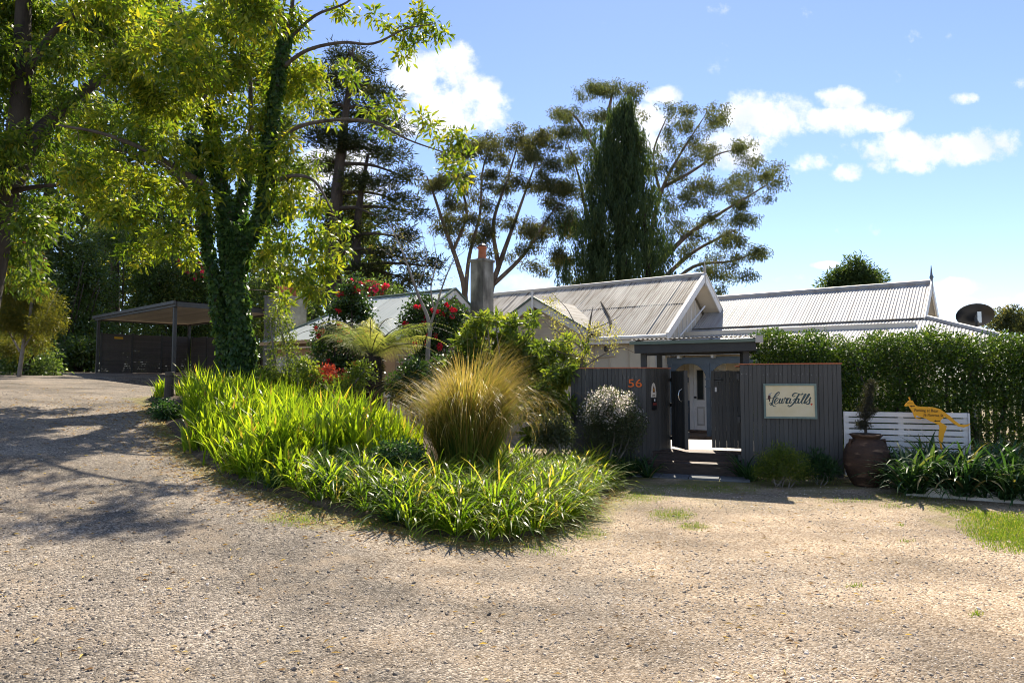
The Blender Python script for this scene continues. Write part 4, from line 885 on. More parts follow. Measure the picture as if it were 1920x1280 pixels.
def make_pickets():
    T = thing('picket_fence', 'pale picket fence glimpsed through the hedge', 'fence', (5.9, 12.4, 0))
    me = MB().box((0, 0, 0), (.035, .01, .75)).mesh('picket', 'cream')
    for i in range(48):
        c = np.array([5.2, 12.75, .85]) + FV*i*.115
        link('picket', me, T, Matrix(((FV[0], FB[0], 0, c[0]), (FV[1], FB[1], 0, c[1]), (0, 0, 1, c[2]), (0, 0, 0, 1))))
    for z in (.5, 1.3): MB().bar(np.array([5.2, 12.78, z]), np.array([5.2, 12.78, z]) + FV*5.45, .03, .06).build('rail', 'cream', T)
    T = thing('picket_fence', 'short white picket fence behind the tree fern', 'fence', P(725, 740, 16.0))
    b = MB().box((0, 0, 0), (.03, .01, .42)).prism([(-.03, -.01, .42), (.03, -.01, .42), (0, -.01, .47)], (0, .02, 0)); me = b.mesh('picket', 'white')
    for i in range(12):
        c = P(700 + i*9.5, 740, 16.0 - i*.06); link('picket', me, T, Matrix.Translation((c[0], c[1], zat(722, c[1]) - .47)))
    for z in (.25, .65): MB().bar(P(695, 740, 16.05)*np.array([1, 1, 0]) + ax_z*(zat(722, 16) - z), P(808, 740, 15.33)*np.array([1, 1, 0]) + ax_z*(zat(722, 15.33) - z), .02, .05).build('rail', 'white', T)
make_pickets()

# ------------------------------------------------------------------ vegetation tools
def smooth_path(pts, rr, n=5):
    p = np.array(pts, float); e = np.vstack([2*p[0] - p[1], p, 2*p[-1] - p[-2]]); out = []; ro = []
    for i in range(1, len(e) - 2):
        for t in np.linspace(0, 1, n, endpoint=False):
            out.append(.5*((2*e[i]) + (e[i + 1] - e[i - 1])*t + (2*e[i - 1] - 5*e[i] + 4*e[i + 1] - e[i + 2])*t**2 + (-e[i - 1] + 3*e[i] - 3*e[i + 1] + e[i + 2])*t**3)); ro.append(rr[i - 1]*(1 - t) + rr[i]*t)
    out.append(p[-1]); ro.append(rr[-1]); return np.array(out), np.array(ro)
def grow(b, limbs, targets, rng, sag=.10, rtw=.010, kside=4, jitter=.12):
    """tubes for the limbs, then a twig from the nearest wood to each leaf cluster"""
    nodes = []; nr = []
    for p, r in limbs:
        b.tube(p, r, 8 if r.max() > .05 else 6); nodes += list(p); nr += list(r)
    nodes = np.array(nodes); nr = np.array(nr)
    cap = len(nodes) + 4*len(targets) + 10; NN = np.full((cap, 3), 1e6); RR = np.zeros(cap); NN[:len(nodes)] = nodes; RR[:len(nodes)] = nr; k = len(nodes)
    d0 = np.array([np.min(np.linalg.norm(nodes - t, axis=1)) for t in targets]); order = np.argsort(d0)
    for i in order:
        t = targets[i]; dv = NN[:k] - t; ds = np.linalg.norm(dv, axis=1) + np.maximum(0, dv[:, 2])*.6; j = int(np.argmin(ds)); a = NN[j]; ln = np.linalg.norm(t - a)
        if ln < .03: continue
        r0 = min(RR[j]*.7, rtw*(.6 + .8*ln)); jt = rng.normal(size=3)*jitter*ln
        pts = [a, a + (t - a)*.35 + jt*.7 - ax_z*(-.5*sag*ln), a + (t - a)*.7 + jt*.6 + ax_z*sag*.3*ln, t]
        rs = [r0, r0*.8, r0*.6, r0*.3]; b.tube(pts, rs, kside, False)
        for q_, r_ in zip(pts[1:], rs[1:]): NN[k] = q_; RR[k] = max(r_, .004); k += 1
    return b
def puff_targets(puffs, n, rng, bias=.5):
    vol = np.array([p[3]*p[4]*p[5] for p in puffs])**.75; cnt = np.maximum(1, (n*vol/vol.sum()).round().astype(int)); out = []
    for p, c in zip(puffs, cnt): out.append(np.array(p[:3]) + ball(c, rng, bias)*np.array(p[3:6]))
    return np.vstack(out)
def clusters(T, nl, spread, rng, out=1.0, droop=.5, rand=.6, flat=1.0):
    n = len(T); off = rng.normal(size=(n, nl, 3)); off *= np.minimum(1, 1.75/np.maximum(np.linalg.norm(off, axis=-1, keepdims=True), 1e-6)); off = off*spread*np.array([1, 1, flat]); pos = (T[:, None] + off).reshape(-1, 3); off = off.reshape(-1, 3)
    ax = unit(off)*out + np.array([0, 0, -droop]) + rng.normal(size=pos.shape)*rand
    return pos, ax
def pxpuffs(lst, d, dj=1.0, thick=1.0, rng=RNG, split=0):
    """ellipsoids given by where they show and how far away they stand"""
    o = []
    if split: lst = [(e[0] + rng.normal()*e[2]*.6, e[1] + rng.normal()*e[3]*.6, e[2]*rng.uniform(.4, .95), e[3]*rng.uniform(.4, .95)) for e in lst for _ in range(split)]
    for e in lst:
        px, py, rx, ry = e[:4]; dd = d + (e[4] if len(e) > 4 else rng.uniform(-dj, dj)); c = P(px, py, dd); k = dd/F
        o.append((*c, rx*k, (rx + ry)*.5*k*thick, ry*k))
    return o
def pxlimb(pts, d, radii, n=5):
    q_ = []
    for e in pts:
        q_.append(P(e[0], e[1], d + (e[2] if len(e) > 2 else 0)))
    return smooth_path(q_, list(radii) if len(radii) == len(pts) else list(np.linspace(radii[0], radii[-1], len(pts))), n)
def tree(name, label, cat, limbs, puffs, ncl, nl, leaf, rng, bark='bark', spread=.16, L=.13, Wd=.04, shape='lance', droop=.5, rand=.6, out=1.0, bias=.5, group=None, rtw=.010, sag=.1, rndpow=1.0, extra=None, flat=1.0, jitter=.12, nrmup=None):
    base = limbs[0][0][0]; T = thing(name, label, cat, base, group)
    tg = puff_targets(puffs, ncl, rng, bias)
    b = grow(MB(), limbs, tg, rng, sag, rtw, jitter=jitter); b.build('trunk', bark, T, True)
    pos, ax = clusters(tg, nl, spread, rng, out, droop, rand, flat); n = len(pos)
    base_r = np.repeat(rng.random(len(tg)), nl)*.45 + rng.random(n)*.55
    me = leaves('crown', pos, ax, L*rng.uniform(.65, 1.25, n), Wd*rng.uniform(.7, 1.2, n), shape, leaf, rng, base_r**rndpow)
    link('crown', me, T)
    if extra: extra(T, tg, rng)
    return T
def flowers(T, pts, m, rng, size=.05, np_=9, name='flower'):
    """each blossom a small whorl of petals"""
    for q_ in pts:
        d = unit(rng.normal(size=(np_, 3)) + np.array([0, -.4, .2])); pos = np.repeat(q_[None], np_, 0) + d*size*.15
        link(name, leaves(name, pos, d, size*rng.uniform(.8, 1.1, np_), size*.95, 'oval', m, rng), T)

# ------------------------------------------------------------------ the ivy-clad tree
def ivy_tree():
    rng = np.random.default_rng(11); d = 14.0
    gbase = P(455, 745, d); gbase[2] = float(bz(gbase[0], gbase[1])[0]) - .1
    tr, rr = smooth_path([gbase, P(450, 690, d), P(446, 620, d), P(440, 540, d), P(437, 475, d), P(432, 420, d)], [.27, .20, .18, .17, .16, .13])
    trunk2 = smooth_path([np.array([*P(420, 715, d + .1)[:2], gbase[2]]), P(417, 650, d - .1), P(408, 580, d - .2), P(397, 510, d - .2), P(385, 420, d - .1), P(372, 330, d), P(360, 250, d)], [.08, .055, .05, .045, .045, .04, .03])
    limbs = [(tr, rr), trunk2,
      pxlimb([(442, 480), (478, 430), (498, 370, -.2), (505, 290, -.3), (513, 200, -.3), (530, 100, -.2), (548, 10), (560, -120)], d, (.13, .11, .10, .085, .07, .055, .04, .02)),
      pxlimb([(434, 430), (415, 350, .3), (398, 250, .4), (380, 150, .5), (345, 50, .6), (320, -80, .6)], d, (.12, .10, .08, .06, .04, .02)),
      pxlimb([(445, 440), (455, 360, .6), (470, 260, .9), (470, 150, 1.2), (480, 20, 1.4)], d, (.09, .075, .06, .045, .02)),
      pxlimb([(390, 350), (330, 315, -.4), (270, 280, -.7), (190, 250, -1), (110, 235, -1.2)], d, (.08, .06, .05, .035, .02)),
      pxlimb([(385, 420), (350, 350, .2), (290, 300, .3), (210, 280, .5)], d, (.06, .045, .03, .02)),
      pxlimb([(506, 270, -.3), (560, 238, -.6), (630, 225, -.8), (700, 230, -.9), (765, 262, -1), (830, 285, -1)], d, (.05, .04, .033, .026, .018, .010)),
      pxlimb([(525, 130, -.2), (575, 95, -.4), (640, 80, -.5), (700, 82, -.6), (760, 55, -.6), (815, 45, -.6)], d, (.045, .036, .03, .024, .017, .009)),
      pxlimb([(500, 350, -.2), (545, 330, -.6), (590, 340, -.8), (625, 400, -1)], d, (.05, .04, .03, .015)),
      pxlimb([(535, 80), (590, 30), (650, 5), (700, -40)], d, (.04, .03, .02, .01))]
    pf = [(800, 232, 36, 16), (845, 262, 42, 22), (862, 300, 36, 24), (862, 345, 24, 16), (745, 200, 30, 14), (722, 238, 24, 14), (688, 205, 22, 12), (655, 150, 24, 20), (605, 225, 30, 16),
          (790, 30, 34, 22), (820, 60, 18, 24), (775, 70, 40, 22), (762, 110, 22, 16), (735, 60, 28, 18), (690, 30, 30, 12), (640, 15, 36, 14), (650, 130, 20, 16), (590, 135, 30, 26), (620, 180, 28, 14),
          (540, 45, 46, 50), (480, 60, 56, 60), (420, 40, 60, 50), (445, 130, 60, 40), (520, 140, 30, 40), (480, 215, 44, 40), (425, 210, 44, 40), (380, 140, 56, 50), (355, 60, 60, 50), (300, 70, 60, 60),
          (540, 270, 34, 26), (570, 320, 34, 26), (545, 375, 46, 30), (595, 385, 34, 22), (640, 425, 26, 20), (590, 440, 46, 26), (545, 455, 46, 30), (600, 495, 46, 24), (555, 520, 40, 26), (525, 560, 30, 20), (590, 545, 28, 16), (640, 470, 18, 16),
          (500, 320, 40, 40), (455, 300, 36, 50), (400, 290, 40, 40), (340, 200, 60, 36), (280, 180, 60, 40), (230, 130, 60, 50), (330, 290, 50, 30), (260, 260, 60, 30), (200, 300, 60, 36), (270, 340, 60, 36), (330, 370, 46, 36),
          (240, 400, 60, 36), (310, 440, 46, 30), (190, 370, 50, 40), (350, 460, 30, 40), (270, 470, 46, 26), (170, 230, 50, 40), (380, 360, 30, 40), (500, 470, 30, 50), (150, 320, 50, 50)]
    puffs = pxpuffs(pf, d, .9, 1.0, rng)
    # the crown also goes on behind and in front, out of the picture's plane
    for k in range(18):
        c = P(rng.uniform(200, 600), rng.uniform(-240, 250), d) + np.array([0, rng.uniform(-2.6, 3.2), 0]); puffs.append((*c, .7, .8, .5))
    T = tree('ivy_clad_tree', 'broad evergreen tree with yellow-green leaves and a trunk wrapped in ivy', 'tree', limbs, puffs, 1650, 22, 'L_tree', rng, 'bark', .085, .18, .050, 'lance', .45, .55, rtw=.010, rndpow=.8)
    # ivy round trunks and lower limbs
    pos = []; nrm = []
    for (p, r), dens in ((limbs[0], 1700), (limbs[1], 420), ((limbs[2][0][:28], limbs[2][1][:28]), 620), ((limbs[3][0][:14], limbs[3][1][:14]), 620), ((limbs[4][0][:10], limbs[4][1][:10]), 380)):
        seg = np.linalg.norm(np.diff(p, axis=0), axis=1); n = int(seg.sum()*dens); t = rng.random(n)*(len(p) - 1); i = t.astype(int); f = (t - i)[:, None]
        c = p[i]*(1 - f) + p[i + 1]*f; rd = r[i]*(1 - f[:, 0]) + r[i + 1]*f[:, 0]; a = rng.random(n)*2*math.pi
        bump = (.03 + .09*(np.sin(a*2 + c[:, 2]*3.1) + np.sin(c[:, 2]*6.3 + a))*.5 + rng.random(n)*.09)*np.clip(rd/.26, .3, 1)
        o = np.stack([np.cos(a), np.sin(a), rng.normal(size=n)*.15], 1); pos.append(c + o*(rd + np.maximum(bump, .035))[:, None]); nrm.append(o)
    pos = np.vstack(pos); nrm = np.vstack(nrm); n = len(pos)
    ax = np.array([0, 0, -1.]) + rng.normal(size=(n, 3))*.55 + nrm*.35
    link('ivy', leaves('ivy', pos, ax, rng.uniform(.07, .14, n), rng.uniform(.065, .12, n), 'diamond', 'L_ivy', rng, None, nrm + rng.normal(size=(n, 3))*.35), T)
ivy_tree()

# ------------------------------------------------------------------ trees on the left
def left_trees():
    rng = np.random.default_rng(21); d = 15.5
    def root(px, d): x, y = P(px, 700, d)[:2]; return np.array([x, y, float(gz(x, y)) - .1])
    b0 = root(-60, d)
    limbs = [smooth_path([b0, P(-20, 500, d), P(15, 350, d), P(35, 230, d), P(42, 120, d), P(45, 0, d), P(60, -150, d)], [.36, .33, .28, .22, .19, .16, .1]),
             pxlimb([(5, 400), (60, 270, .2), (110, 215, .4), (165, 165, .5), (215, 130, .7), (280, 80, 1)], d, (.2, .19, .16, .12, .08, .04)),
             pxlimb([(20, 330), (-60, 220), (-140, 120)], d, (.14, .1, .04)), pxlimb([(40, 160), (100, 60, -.4), (170, 10, -.8)], d, (.1, .07, .03)), pxlimb([(15, 360), (70, 350, -.5), (130, 345, -1)], d, (.07, .05, .02))]
    pf = [(60, 20, 90, 50), (150, 40, 70, 50), (20, 110, 70, 50), (110, 110, 60, 36), (60, 190, 60, 36), (190, 110, 50, 36), (130, 180, 40, 26), (20, 280, 60, 40), (90, 300, 50, 26), (30, 360, 60, 30), (60, 425, 60, 34), (15, 470, 50, 40), (110, 400, 40, 30), (90, 250, 40, 24), (220, 40, 60, 40), (150, 270, 40, 26), (-60, 100, 90, 90), (-60, 300, 80, 100), (40, 520, 40, 26)]
    puffs = pxpuffs(pf, d, 1.4, 1.0, rng)
    for k in range(16):
        c = P(rng.uniform(-250, 250), rng.uniform(-300, 100), d) + np.array([0, rng.uniform(-2.5, 2.5), 0]); puffs.append((*c, .9, .9, .6))
    tree('evergreen_tree', 'dark-trunked evergreen leaning beside the driveway with hanging leaves', 'tree', limbs, puffs, 1500, 26, 'L_leftree', rng, 'darkbark', .15, .19, .055, 'lance', .7, .55, rtw=.012)
    # wattle-like shrub at the driveway edge
    d = 20.; b1 = root(35, d); limbs = [smooth_path([b1, P(45, 640, d), P(60, 560, d), P(55, 480, d)], [.06, .05, .04, .02]), pxlimb([(42, 655), (85, 590), (110, 540)], d, (.03, .02, .01)), pxlimb([(38, 660), (0, 590), (-15, 540)], d, (.03, .02, .01))]
    tree('wattle_shrub', 'feathery yellow-green shrub beside the upper driveway', 'shrub', limbs, pxpuffs([(45, 500, 26, 26), (20, 540, 24, 30), (65, 560, 22, 24), (90, 605, 22, 14), (10, 600, 24, 24), (45, 610, 22, 16), (70, 640, 22, 12), (20, 650, 26, 14), (5, 480, 24, 22), (100, 570, 10, 10)], d, .7, 1, rng), 420, 60, 'L_wattle', rng, 'greybark', .17, .11, .012, 'diamond', .3, .7)
left_trees()

# ------------------------------------------------------------------ dark shrubs and forest behind the carport
def backdrop():
    rng = np.random.default_rng(31)
    def root(px, d): x, y = P(px, 700, d)[:2]; return np.array([x, y, float(gz(x, y)) - .15])
    def bush(px, d, py_top, wpx, label, leaf='L_rhodo', L=.20, Wd=.07, ncl=420, nl=28, name='rhododendron', pink=0, bottom=705, group=None, m='L_pink'):
        b0 = root(px, d); h = zat(py_top, d) - b0[2]; w = wpx*d/F; limbs = []
        for k in range(5):
            a = rng.uniform(0, 6.28); tip = b0 + np.array([math.cos(a)*w*.6, math.sin(a)*w*.45, h*rng.uniform(.55, .85)]); limbs.append(smooth_path([b0, b0*.6 + tip*.4 + rng.normal(size=3)*.15, tip], [.07, .05, .02]))
        puffs = [(*(b0 + np.array([rng.uniform(-.55, .55)*w, rng.uniform(-.5, .5)*w, h*rng.uniform(.18, .86)])), w*.45, w*.45, h*.16) for k in range(12)]
        def ex(T, tg, rng):
            if pink: 
                s_ = tg[rng.permutation(len(tg))]; s_ = s_[np.argsort(s_[:, 1] - .5*s_[:, 2])][:pink*2][::2]; flowers(T, s_ + np.array([0, -.25, .1]), m, rng, .13, 14)
        tree(name, label, 'shrub', limbs, puffs, ncl, nl, leaf, rng, 'darkbark', .2, L, Wd, 'lance', .25, .6, extra=ex, group=group)
    bush(120, 31, 410, 95, 'big dark rhododendron with a few pink blooms left of the carport', pink=9)
    bush(40, 29, 460, 75, 'dense dark shrub at the far edge of the upper driveway', ncl=300)
    bush(225, 34.5, 390, 100, 'tall dark rhododendron rising behind the end wall of the carport', ncl=380)
    bush(320, 36, 420, 85, 'olive-leaved shrub directly behind the carport roof', 'L_forest')
    bush(400, 37, 480, 85, 'dark rhododendron with scattered pink blooms behind the ivy trunk', pink=14)
    bush(560, 35, 545, 60, 'low rhododendron with magenta blooms behind the wide chimney', pink=16)
    bush(-70, 30, 420, 110, 'shadowy broad shrub beyond the wattle-like shrub')
    bush(490, 40, 430, 100, 'tall loose green shrub between the ivy trunk and the pine', 'L_forest', ncl=380)
    bush(640, 38, 500, 70, 'mid-green rounded tree top over the pale hipped roof', 'L_forest')
    bush(150, 29.5, 625, 60, 'low dark shrub filling the corner beside the carport end wall', ncl=200)
    bush(45, 21.5, 640, 55, 'low dark undergrowth at the foot of the feathery shrub', ncl=160, L=.12, Wd=.04)
    bush(5, 26, 610, 60, 'low shadowed shrub beyond the feathery shrub', ncl=200)
    # rhododendron in full pink bloom over the left wing roof
    d = 28.5; b0 = root(690, d); c = P(700, 545, d)
    limbs = [smooth_path([b0, (b0 + c)/2 + rng.normal(size=3)*.2, c], [.1, .07, .03])]
    def ex(T, tg, rng): 
        s_ = tg[(tg[:, 2] > zat(552, d))]; flowers(T, s_[:75] + rng.normal(size=(len(s_[:75]), 3))*.1, 'L_pink', rng, .14, 16)
    tree('pink_rhododendron', 'rhododendron crowned with bright pink blooms above the pale roof ridge', 'shrub', limbs, pxpuffs([(668, 545, 30, 18), (700, 538, 30, 14), (725, 550, 20, 10), (650, 560, 30, 20), (745, 553, 16, 6)], d, .4, 1, rng), 220, 16, 'L_rhodo', rng, 'darkbark', .16, .15, .05, 'lance', .1, .6, extra=ex)
    # forest trees: trunk, limbs, open crown
    def forest(px, d, top, pf, label, leaf='L_forest', ncl=330, nl=32, bark='darkbark', r=.3, lean=0):
        b0 = root(px, d); limbs = [smooth_path([b0, P(px + lean*.3, 540, d), P(px + lean*.6, 380, d), P(px + lean*.9, 200, d), P(px + lean, top, d)], [r, r*.85, r*.65, r*.4, r*.12])]
        for k in range(5):
            y = rng.uniform(top + 60, 480); s_ = rng.choice([-1, 1]); x = px + lean*(700 - y)/700; l = rng.uniform(60, 130); limbs.append(pxlimb([(x, y), (x + s_*l*.5, y - 30, rng.uniform(-1, 1)), (x + s_*l, y - 50, rng.uniform(-2, 2))], d, (r*.35, r*.2, r*.06)))
        tree('forest_tree', label, 'tree', limbs, pxpuffs(pf, d, 2.0, 1.0, rng), ncl, nl, leaf, rng, bark, .40, .36, .12, 'diamond', .4, .7, rtw=.02)
    forest(90, 33, -60, [(90, 60, 90, 70), (40, 180, 80, 60), (140, 200, 70, 50), (80, 300, 90, 50), (30, 400, 80, 50), (140, 380, 70, 40), (-40, 280, 80, 80), (90, 450, 70, 40)], 'tall forest tree standing behind the leaning evergreen')
    forest(215, 38, -40, [(210, 60, 80, 60), (260, 170, 70, 50), (170, 220, 60, 50), (240, 290, 70, 40), (190, 350, 60, 40), (270, 390, 60, 40), (220, 440, 60, 30)], 'tall forest tree with an open crown behind the carport')
    forest(330, 42, -20, [(330, 60, 70, 60), (370, 170, 70, 50), (300, 220, 60, 50), (360, 300, 70, 50), (310, 370, 60, 40), (380, 420, 60, 40)], 'forest tree whose bare trunk shows left of the ivy stems')
    forest(500, 45, 30, [(480, 130, 60, 60), (520, 230, 50, 40), (470, 300, 60, 50), (510, 390, 50, 40), (540, 320, 40, 40)], 'forest tree half hidden behind the ivy-clad tree')
    # far wood seen as one mass between the trunks
    n = 26000; x = rng.uniform(-70, -9, n); y = 52 + rng.uniform(0, 8, n); hgt = 10 + 4*np.sin(x*.35) + 3*np.sin(x*.9 + 1); z = rng.random(n)**.7*hgt + 1
    link('far_wood', leaves('far_wood', np.stack([x, y, z], 1), rng.normal(size=(n, 3)), rng.uniform(.5, 1.0, n), rng.uniform(.25, .45, n), 'diamond', 'L_forest', rng))['kind'] = 'stuff'
backdrop()

# ------------------------------------------------------------------ pine, gums, weeping conifer, far trees
def tall_trees():
    rng = np.random.default_rng(41)
    def root(px, d): x, y = P(px, 700, d)[:2]; return np.array([x, y, float(gz(x, y)) - .2])
    # pine: layered tiers
    d = 36.; b0 = root(640, d); tr = smooth_path([b0, P(628, 560, d), P(628, 420, d), P(640, 280, d), P(655, 160, d), P(662, 90, d)], [.48, .44, .36, .26, .14, .05]); limbs = [tr, smooth_path([b0 + np.array([.9, .3, 0]), P(668, 520, d), P(672, 400, d), P(690, 290, d)], [.3, .26, .2, .08])]
    pf = []
    for (x, y, rx, ry) in [(650, 110, 44, 26), (690, 130, 36, 18), (610, 150, 46, 24), (665, 165, 60, 22), (715, 175, 34, 18), (620, 205, 56, 24), (690, 215, 60, 24), (600, 255, 40, 24), (735, 240, 40, 20), (660, 265, 70, 24), (720, 290, 50, 22), (620, 310, 50, 26), (755, 330, 36, 20), (690, 340, 60, 22), (745, 375, 40, 20), (640, 370, 56, 26), (780, 400, 26, 16), (705, 405, 60, 22), (650, 440, 60, 24), (760, 445, 40, 20), (725, 475, 50, 20), (790, 490, 34, 18), (690, 510, 60, 20), (770, 525, 50, 16), (820, 500, 22, 12), (610, 400, 30, 30), (720, 540, 60, 16)]:
        pf.append((x, y, rx, ry*.8)); i = np.argmin(abs(tr[0][:, 2] - P(x, y, d)[2] - .3)); a = tr[0][i]; c = P(x, y, d + rng.uniform(-1.5, 1.5))
        limbs.append(smooth_path([a, (a + c)/2 + np.array([0, 0, .25]), c], [.12, .08, .03]))
    tree('pine_tree', 'tall dark pine with layered boughs behind the pale roof', 'tree', limbs, pxpuffs(pf, d, 2.0, 1.0, rng), 820, 32, 'L_pine', rng, 'darkbark', .27, .34, .030, 'diamond', -.2, .6, rtw=.018, flat=.6)
    # gum trees
    def gum(label, d, trunks, pf, leaf, ncl, nl=25, bark='gumbark', spread=.17, bias=.65):
        limbs = []
        for pts, r0, r1 in trunks:
            if pts[0] == 'root': pts = pts[1:]; q_ = [root(pts[0][0], d)] + [P(e[0], e[1], d + (e[2] if len(e) > 2 else 0)) for e in pts[1:]]; limbs.append(smooth_path(q_, list(np.linspace(r0, r1, len(q_)))))
            else: limbs.append(pxlimb(pts, d, (r0, r1)))
        tree('gum_tree', label, 'tree', limbs, pxpuffs([(e[0] + rng.normal()*e[2]*.55, e[1] + rng.normal()*e[3]*.6, rng.uniform(9, 30), rng.uniform(5, 15)) for e in pf for _ in range(5)], d, 1.8, 1.0, rng), ncl, nl, leaf, rng, bark, spread, .20, .046, 'diamond', .9, .6, rtw=.018, bias=bias, jitter=.2, out=.5)
    gum('brown-tinged gum tree with many slanting stems behind the slender chimney', 39,
        [(['root', (870, 700), (872, 560), (860, 500), (835, 430), (815, 370), (800, 330)], .2, .04), (['root', (905, 700), (918, 560), (935, 500), (960, 430), (985, 360), (1010, 290)], .22, .03), ([(872, 560), (880, 480), (900, 400), (905, 320), (925, 260)], .13, .025), ([(935, 500), (925, 420), (950, 340), (975, 260)], .14, .03), ([(918, 540), (980, 480), (1020, 420), (1050, 380)], .14, .03), ([(850, 470), (875, 400), (860, 320), (880, 260)], .1, .02)],
        [(905, 265, 30, 16), (870, 285, 26, 14), (940, 300, 40, 22), (975, 260, 36, 22), (1010, 265, 24, 18), (1020, 300, 30, 20), (990, 330, 46, 26), (930, 350, 46, 26), (880, 330, 34, 22), (960, 390, 46, 28), (1020, 370, 34, 26), (905, 400, 40, 22), (850, 370, 24, 18), (1050, 420, 24, 26), (1000, 430, 44, 22), (940, 440, 44, 22), (880, 450, 30, 18), (1045, 480, 24, 22), (985, 480, 40, 18), (1030, 340, 24, 20), (830, 420, 16, 20), (820, 340, 16, 14), (1060, 350, 14, 14)], 'L_gumbrown', 1700)
    gum('wide-spreading gum tree with clumped foliage and a long low limb over the roof', 43,
        [(['root', (1170, 700), (1165, 560), (1160, 430), (1150, 320), (1140, 230), (1150, 165)], .42, .06), (['root', (1235, 700), (1225, 560), (1220, 450), (1240, 360), (1275, 290), (1320, 220)], .26, .03), ([(1230, 500), (1290, 440), (1350, 400), (1400, 370), (1440, 345)], .17, .03), ([(1150, 330), (1110, 270), (1080, 220), (1055, 205)], .14, .03), ([(1130, 480), (1100, 400), (1085, 330), (1065, 270)], .14, .03), ([(1225, 540), (1290, 480), (1340, 450), (1380, 430)], .16, .03), ([(1245, 350), (1300, 320), (1345, 290), (1385, 280)], .12, .02), ([(1230, 560), (1300, 500), (1370, 490), (1425, 470)], .14, .03), ([(1240, 370), (1225, 290), (1250, 220)], .1, .03)],
        [(1150, 165, 22, 12), (1115, 165, 18, 12), (1190, 178, 22, 14), (1080, 205, 24, 14), (1050, 212, 18, 10), (1130, 205, 34, 18), (1180, 215, 30, 16), (1060, 250, 22, 14), (1095, 245, 30, 16), (1110, 290, 28, 18), (1075, 300, 16, 14), (1085, 350, 20, 18), (1120, 350, 20, 20), (1280, 205, 34, 12), (1330, 210, 24, 12), (1345, 225, 16, 10), (1270, 240, 30, 20), (1310, 255, 30, 16), (1250, 280, 26, 20), (1300, 295, 34, 16), (1330, 290, 20, 12), (1235, 330, 24, 20), (1280, 335, 34, 14), (1325, 340, 26, 12), (1385, 275, 10, 8),
         (1400, 312, 34, 11), (1435, 330, 26, 9), (1460, 345, 16, 9), (1390, 340, 24, 10), (1350, 360, 34, 11), (1420, 362, 28, 9), (1300, 375, 34, 14), (1260, 385, 28, 16), (1375, 385, 34, 10), (1320, 410, 34, 12), (1390, 408, 24, 8), (1290, 430, 28, 14), (1350, 455, 34, 16), (1385, 445, 30, 12), (1400, 480, 28, 14), (1345, 490, 34, 16), (1310, 510, 34, 16), (1375, 520, 34, 14), (1425, 470, 12, 8), (1350, 545, 30, 14), (1290, 475, 28, 14), (1060, 480, 26, 26), (1090, 520, 24, 22), (1075, 420, 20, 20)], 'L_gum', 2200)
    # weeping conifer
    d = 35.; b0 = root(1165, d); tr = smooth_path([b0, P(1165, 520, d), P(1165, 380, d), P(1170, 260, d), P(1172, 185, d)], [.35, .3, .22, .12, .03]); limbs = [tr, smooth_path([b0 + np.array([-1.2, 0, 0]), P(1110, 560, d), P(1115, 450, d), P(1125, 360, d)], [.22, .2, .14, .05]), smooth_path([b0 + np.array([1.1, .3, 0]), P(1215, 540, d), P(1208, 420, d), P(1205, 330, d)], [.2, .18, .12, .04])]
    T = thing('weeping_conifer', 'dark columnar conifer hung with drooping curtains of foliage', 'tree', b0); tg = []
    prof = [(180, 1172, 6), (210, 1166, 26), (250, 1162, 42), (300, 1162, 58), (340, 1162, 70), (400, 1164, 82), (450, 1166, 92), (500, 1168, 102), (545, 1165, 112)]
    yy = np.array([p[0] for p in prof]); xc = np.array([p[1] for p in prof]); hwd = np.array([p[2] for p in prof])
    for k in range(680):
        y = 180 + (555 - 180)*rng.random()**.8; a = rng.uniform(0, 6.28); w = np.interp(y, yy, hwd)*(1 + .18*math.sin(y*.07 + 2*math.cos(a)))*rng.uniform(.72, 1.22); q_ = rng.random()**.4
        c = P(np.interp(y, yy, xc) + w*q_*math.cos(a), y, d + w*q_*math.sin(a)*d/F); tg.append(c)
    tg = np.array(tg); b = grow(MB(), limbs, tg, rng, .25, .014); b.build('trunk', 'darkbark', T, True)
    ns, nlf = 5, 15; st = np.repeat(tg, ns, 0) + rng.normal(size=(len(tg)*ns, 3))*np.array([.22, .22, .12]); ln = rng.uniform(.5, 1.3, len(st)); t = rng.random((len(st), nlf)); pos = (st[:, None] + rng.normal(size=(len(st), nlf, 3))*.045); pos[:, :, 2] -= t*ln[:, None]; pos = pos.reshape(-1, 3)
    n = len(pos); link('crown', leaves('crown', pos, np.array([0, 0, -1.]) + rng.normal(size=(n, 3))*.28, rng.uniform(.16, .34, n), rng.uniform(.025, .05, n), 'diamond', 'L_conifer', rng, np.repeat(rng.random(len(st)), nlf)*.6 + rng.random(n)*.4), T)
    # far small trees
    d = 60.; b0 = root(1600, d); tree('far_tree', 'small dark bushy tree showing above the right wing ridge', 'tree', [smooth_path([b0, P(1600, 560, d), P(1602, 500, d)], [.2, .15, .05])], pxpuffs([(1605, 500, 18, 12), (1580, 520, 26, 12), (1625, 520, 26, 12), (1645, 530, 14, 10), (1560, 538, 22, 10), (1600, 535, 40, 12)], d, 1, 1, rng), 160, 40, 'L_conifer', rng, 'darkbark', .4, .4, .12, 'diamond', .1, .7)
    d = 95.; b0 = root(1900, d); tree('far_tree', 'distant brownish tree clump beyond the satellite dish', 'tree', [smooth_path([b0, P(1895, 630, d), P(1895, 600, d)], [.3, .25, .1])], pxpuffs([(1890, 592, 26, 8), (1920, 605, 30, 16), (1880, 608, 24, 8), (1960, 600, 30, 16)], d, 2, 1, rng), 160, 34, 'L_gumbrown', rng, 'darkbark', .55, .6, .2, 'diamond', .3, .7)
    # bare-ish slanting saplings between roofs
tall_trees()

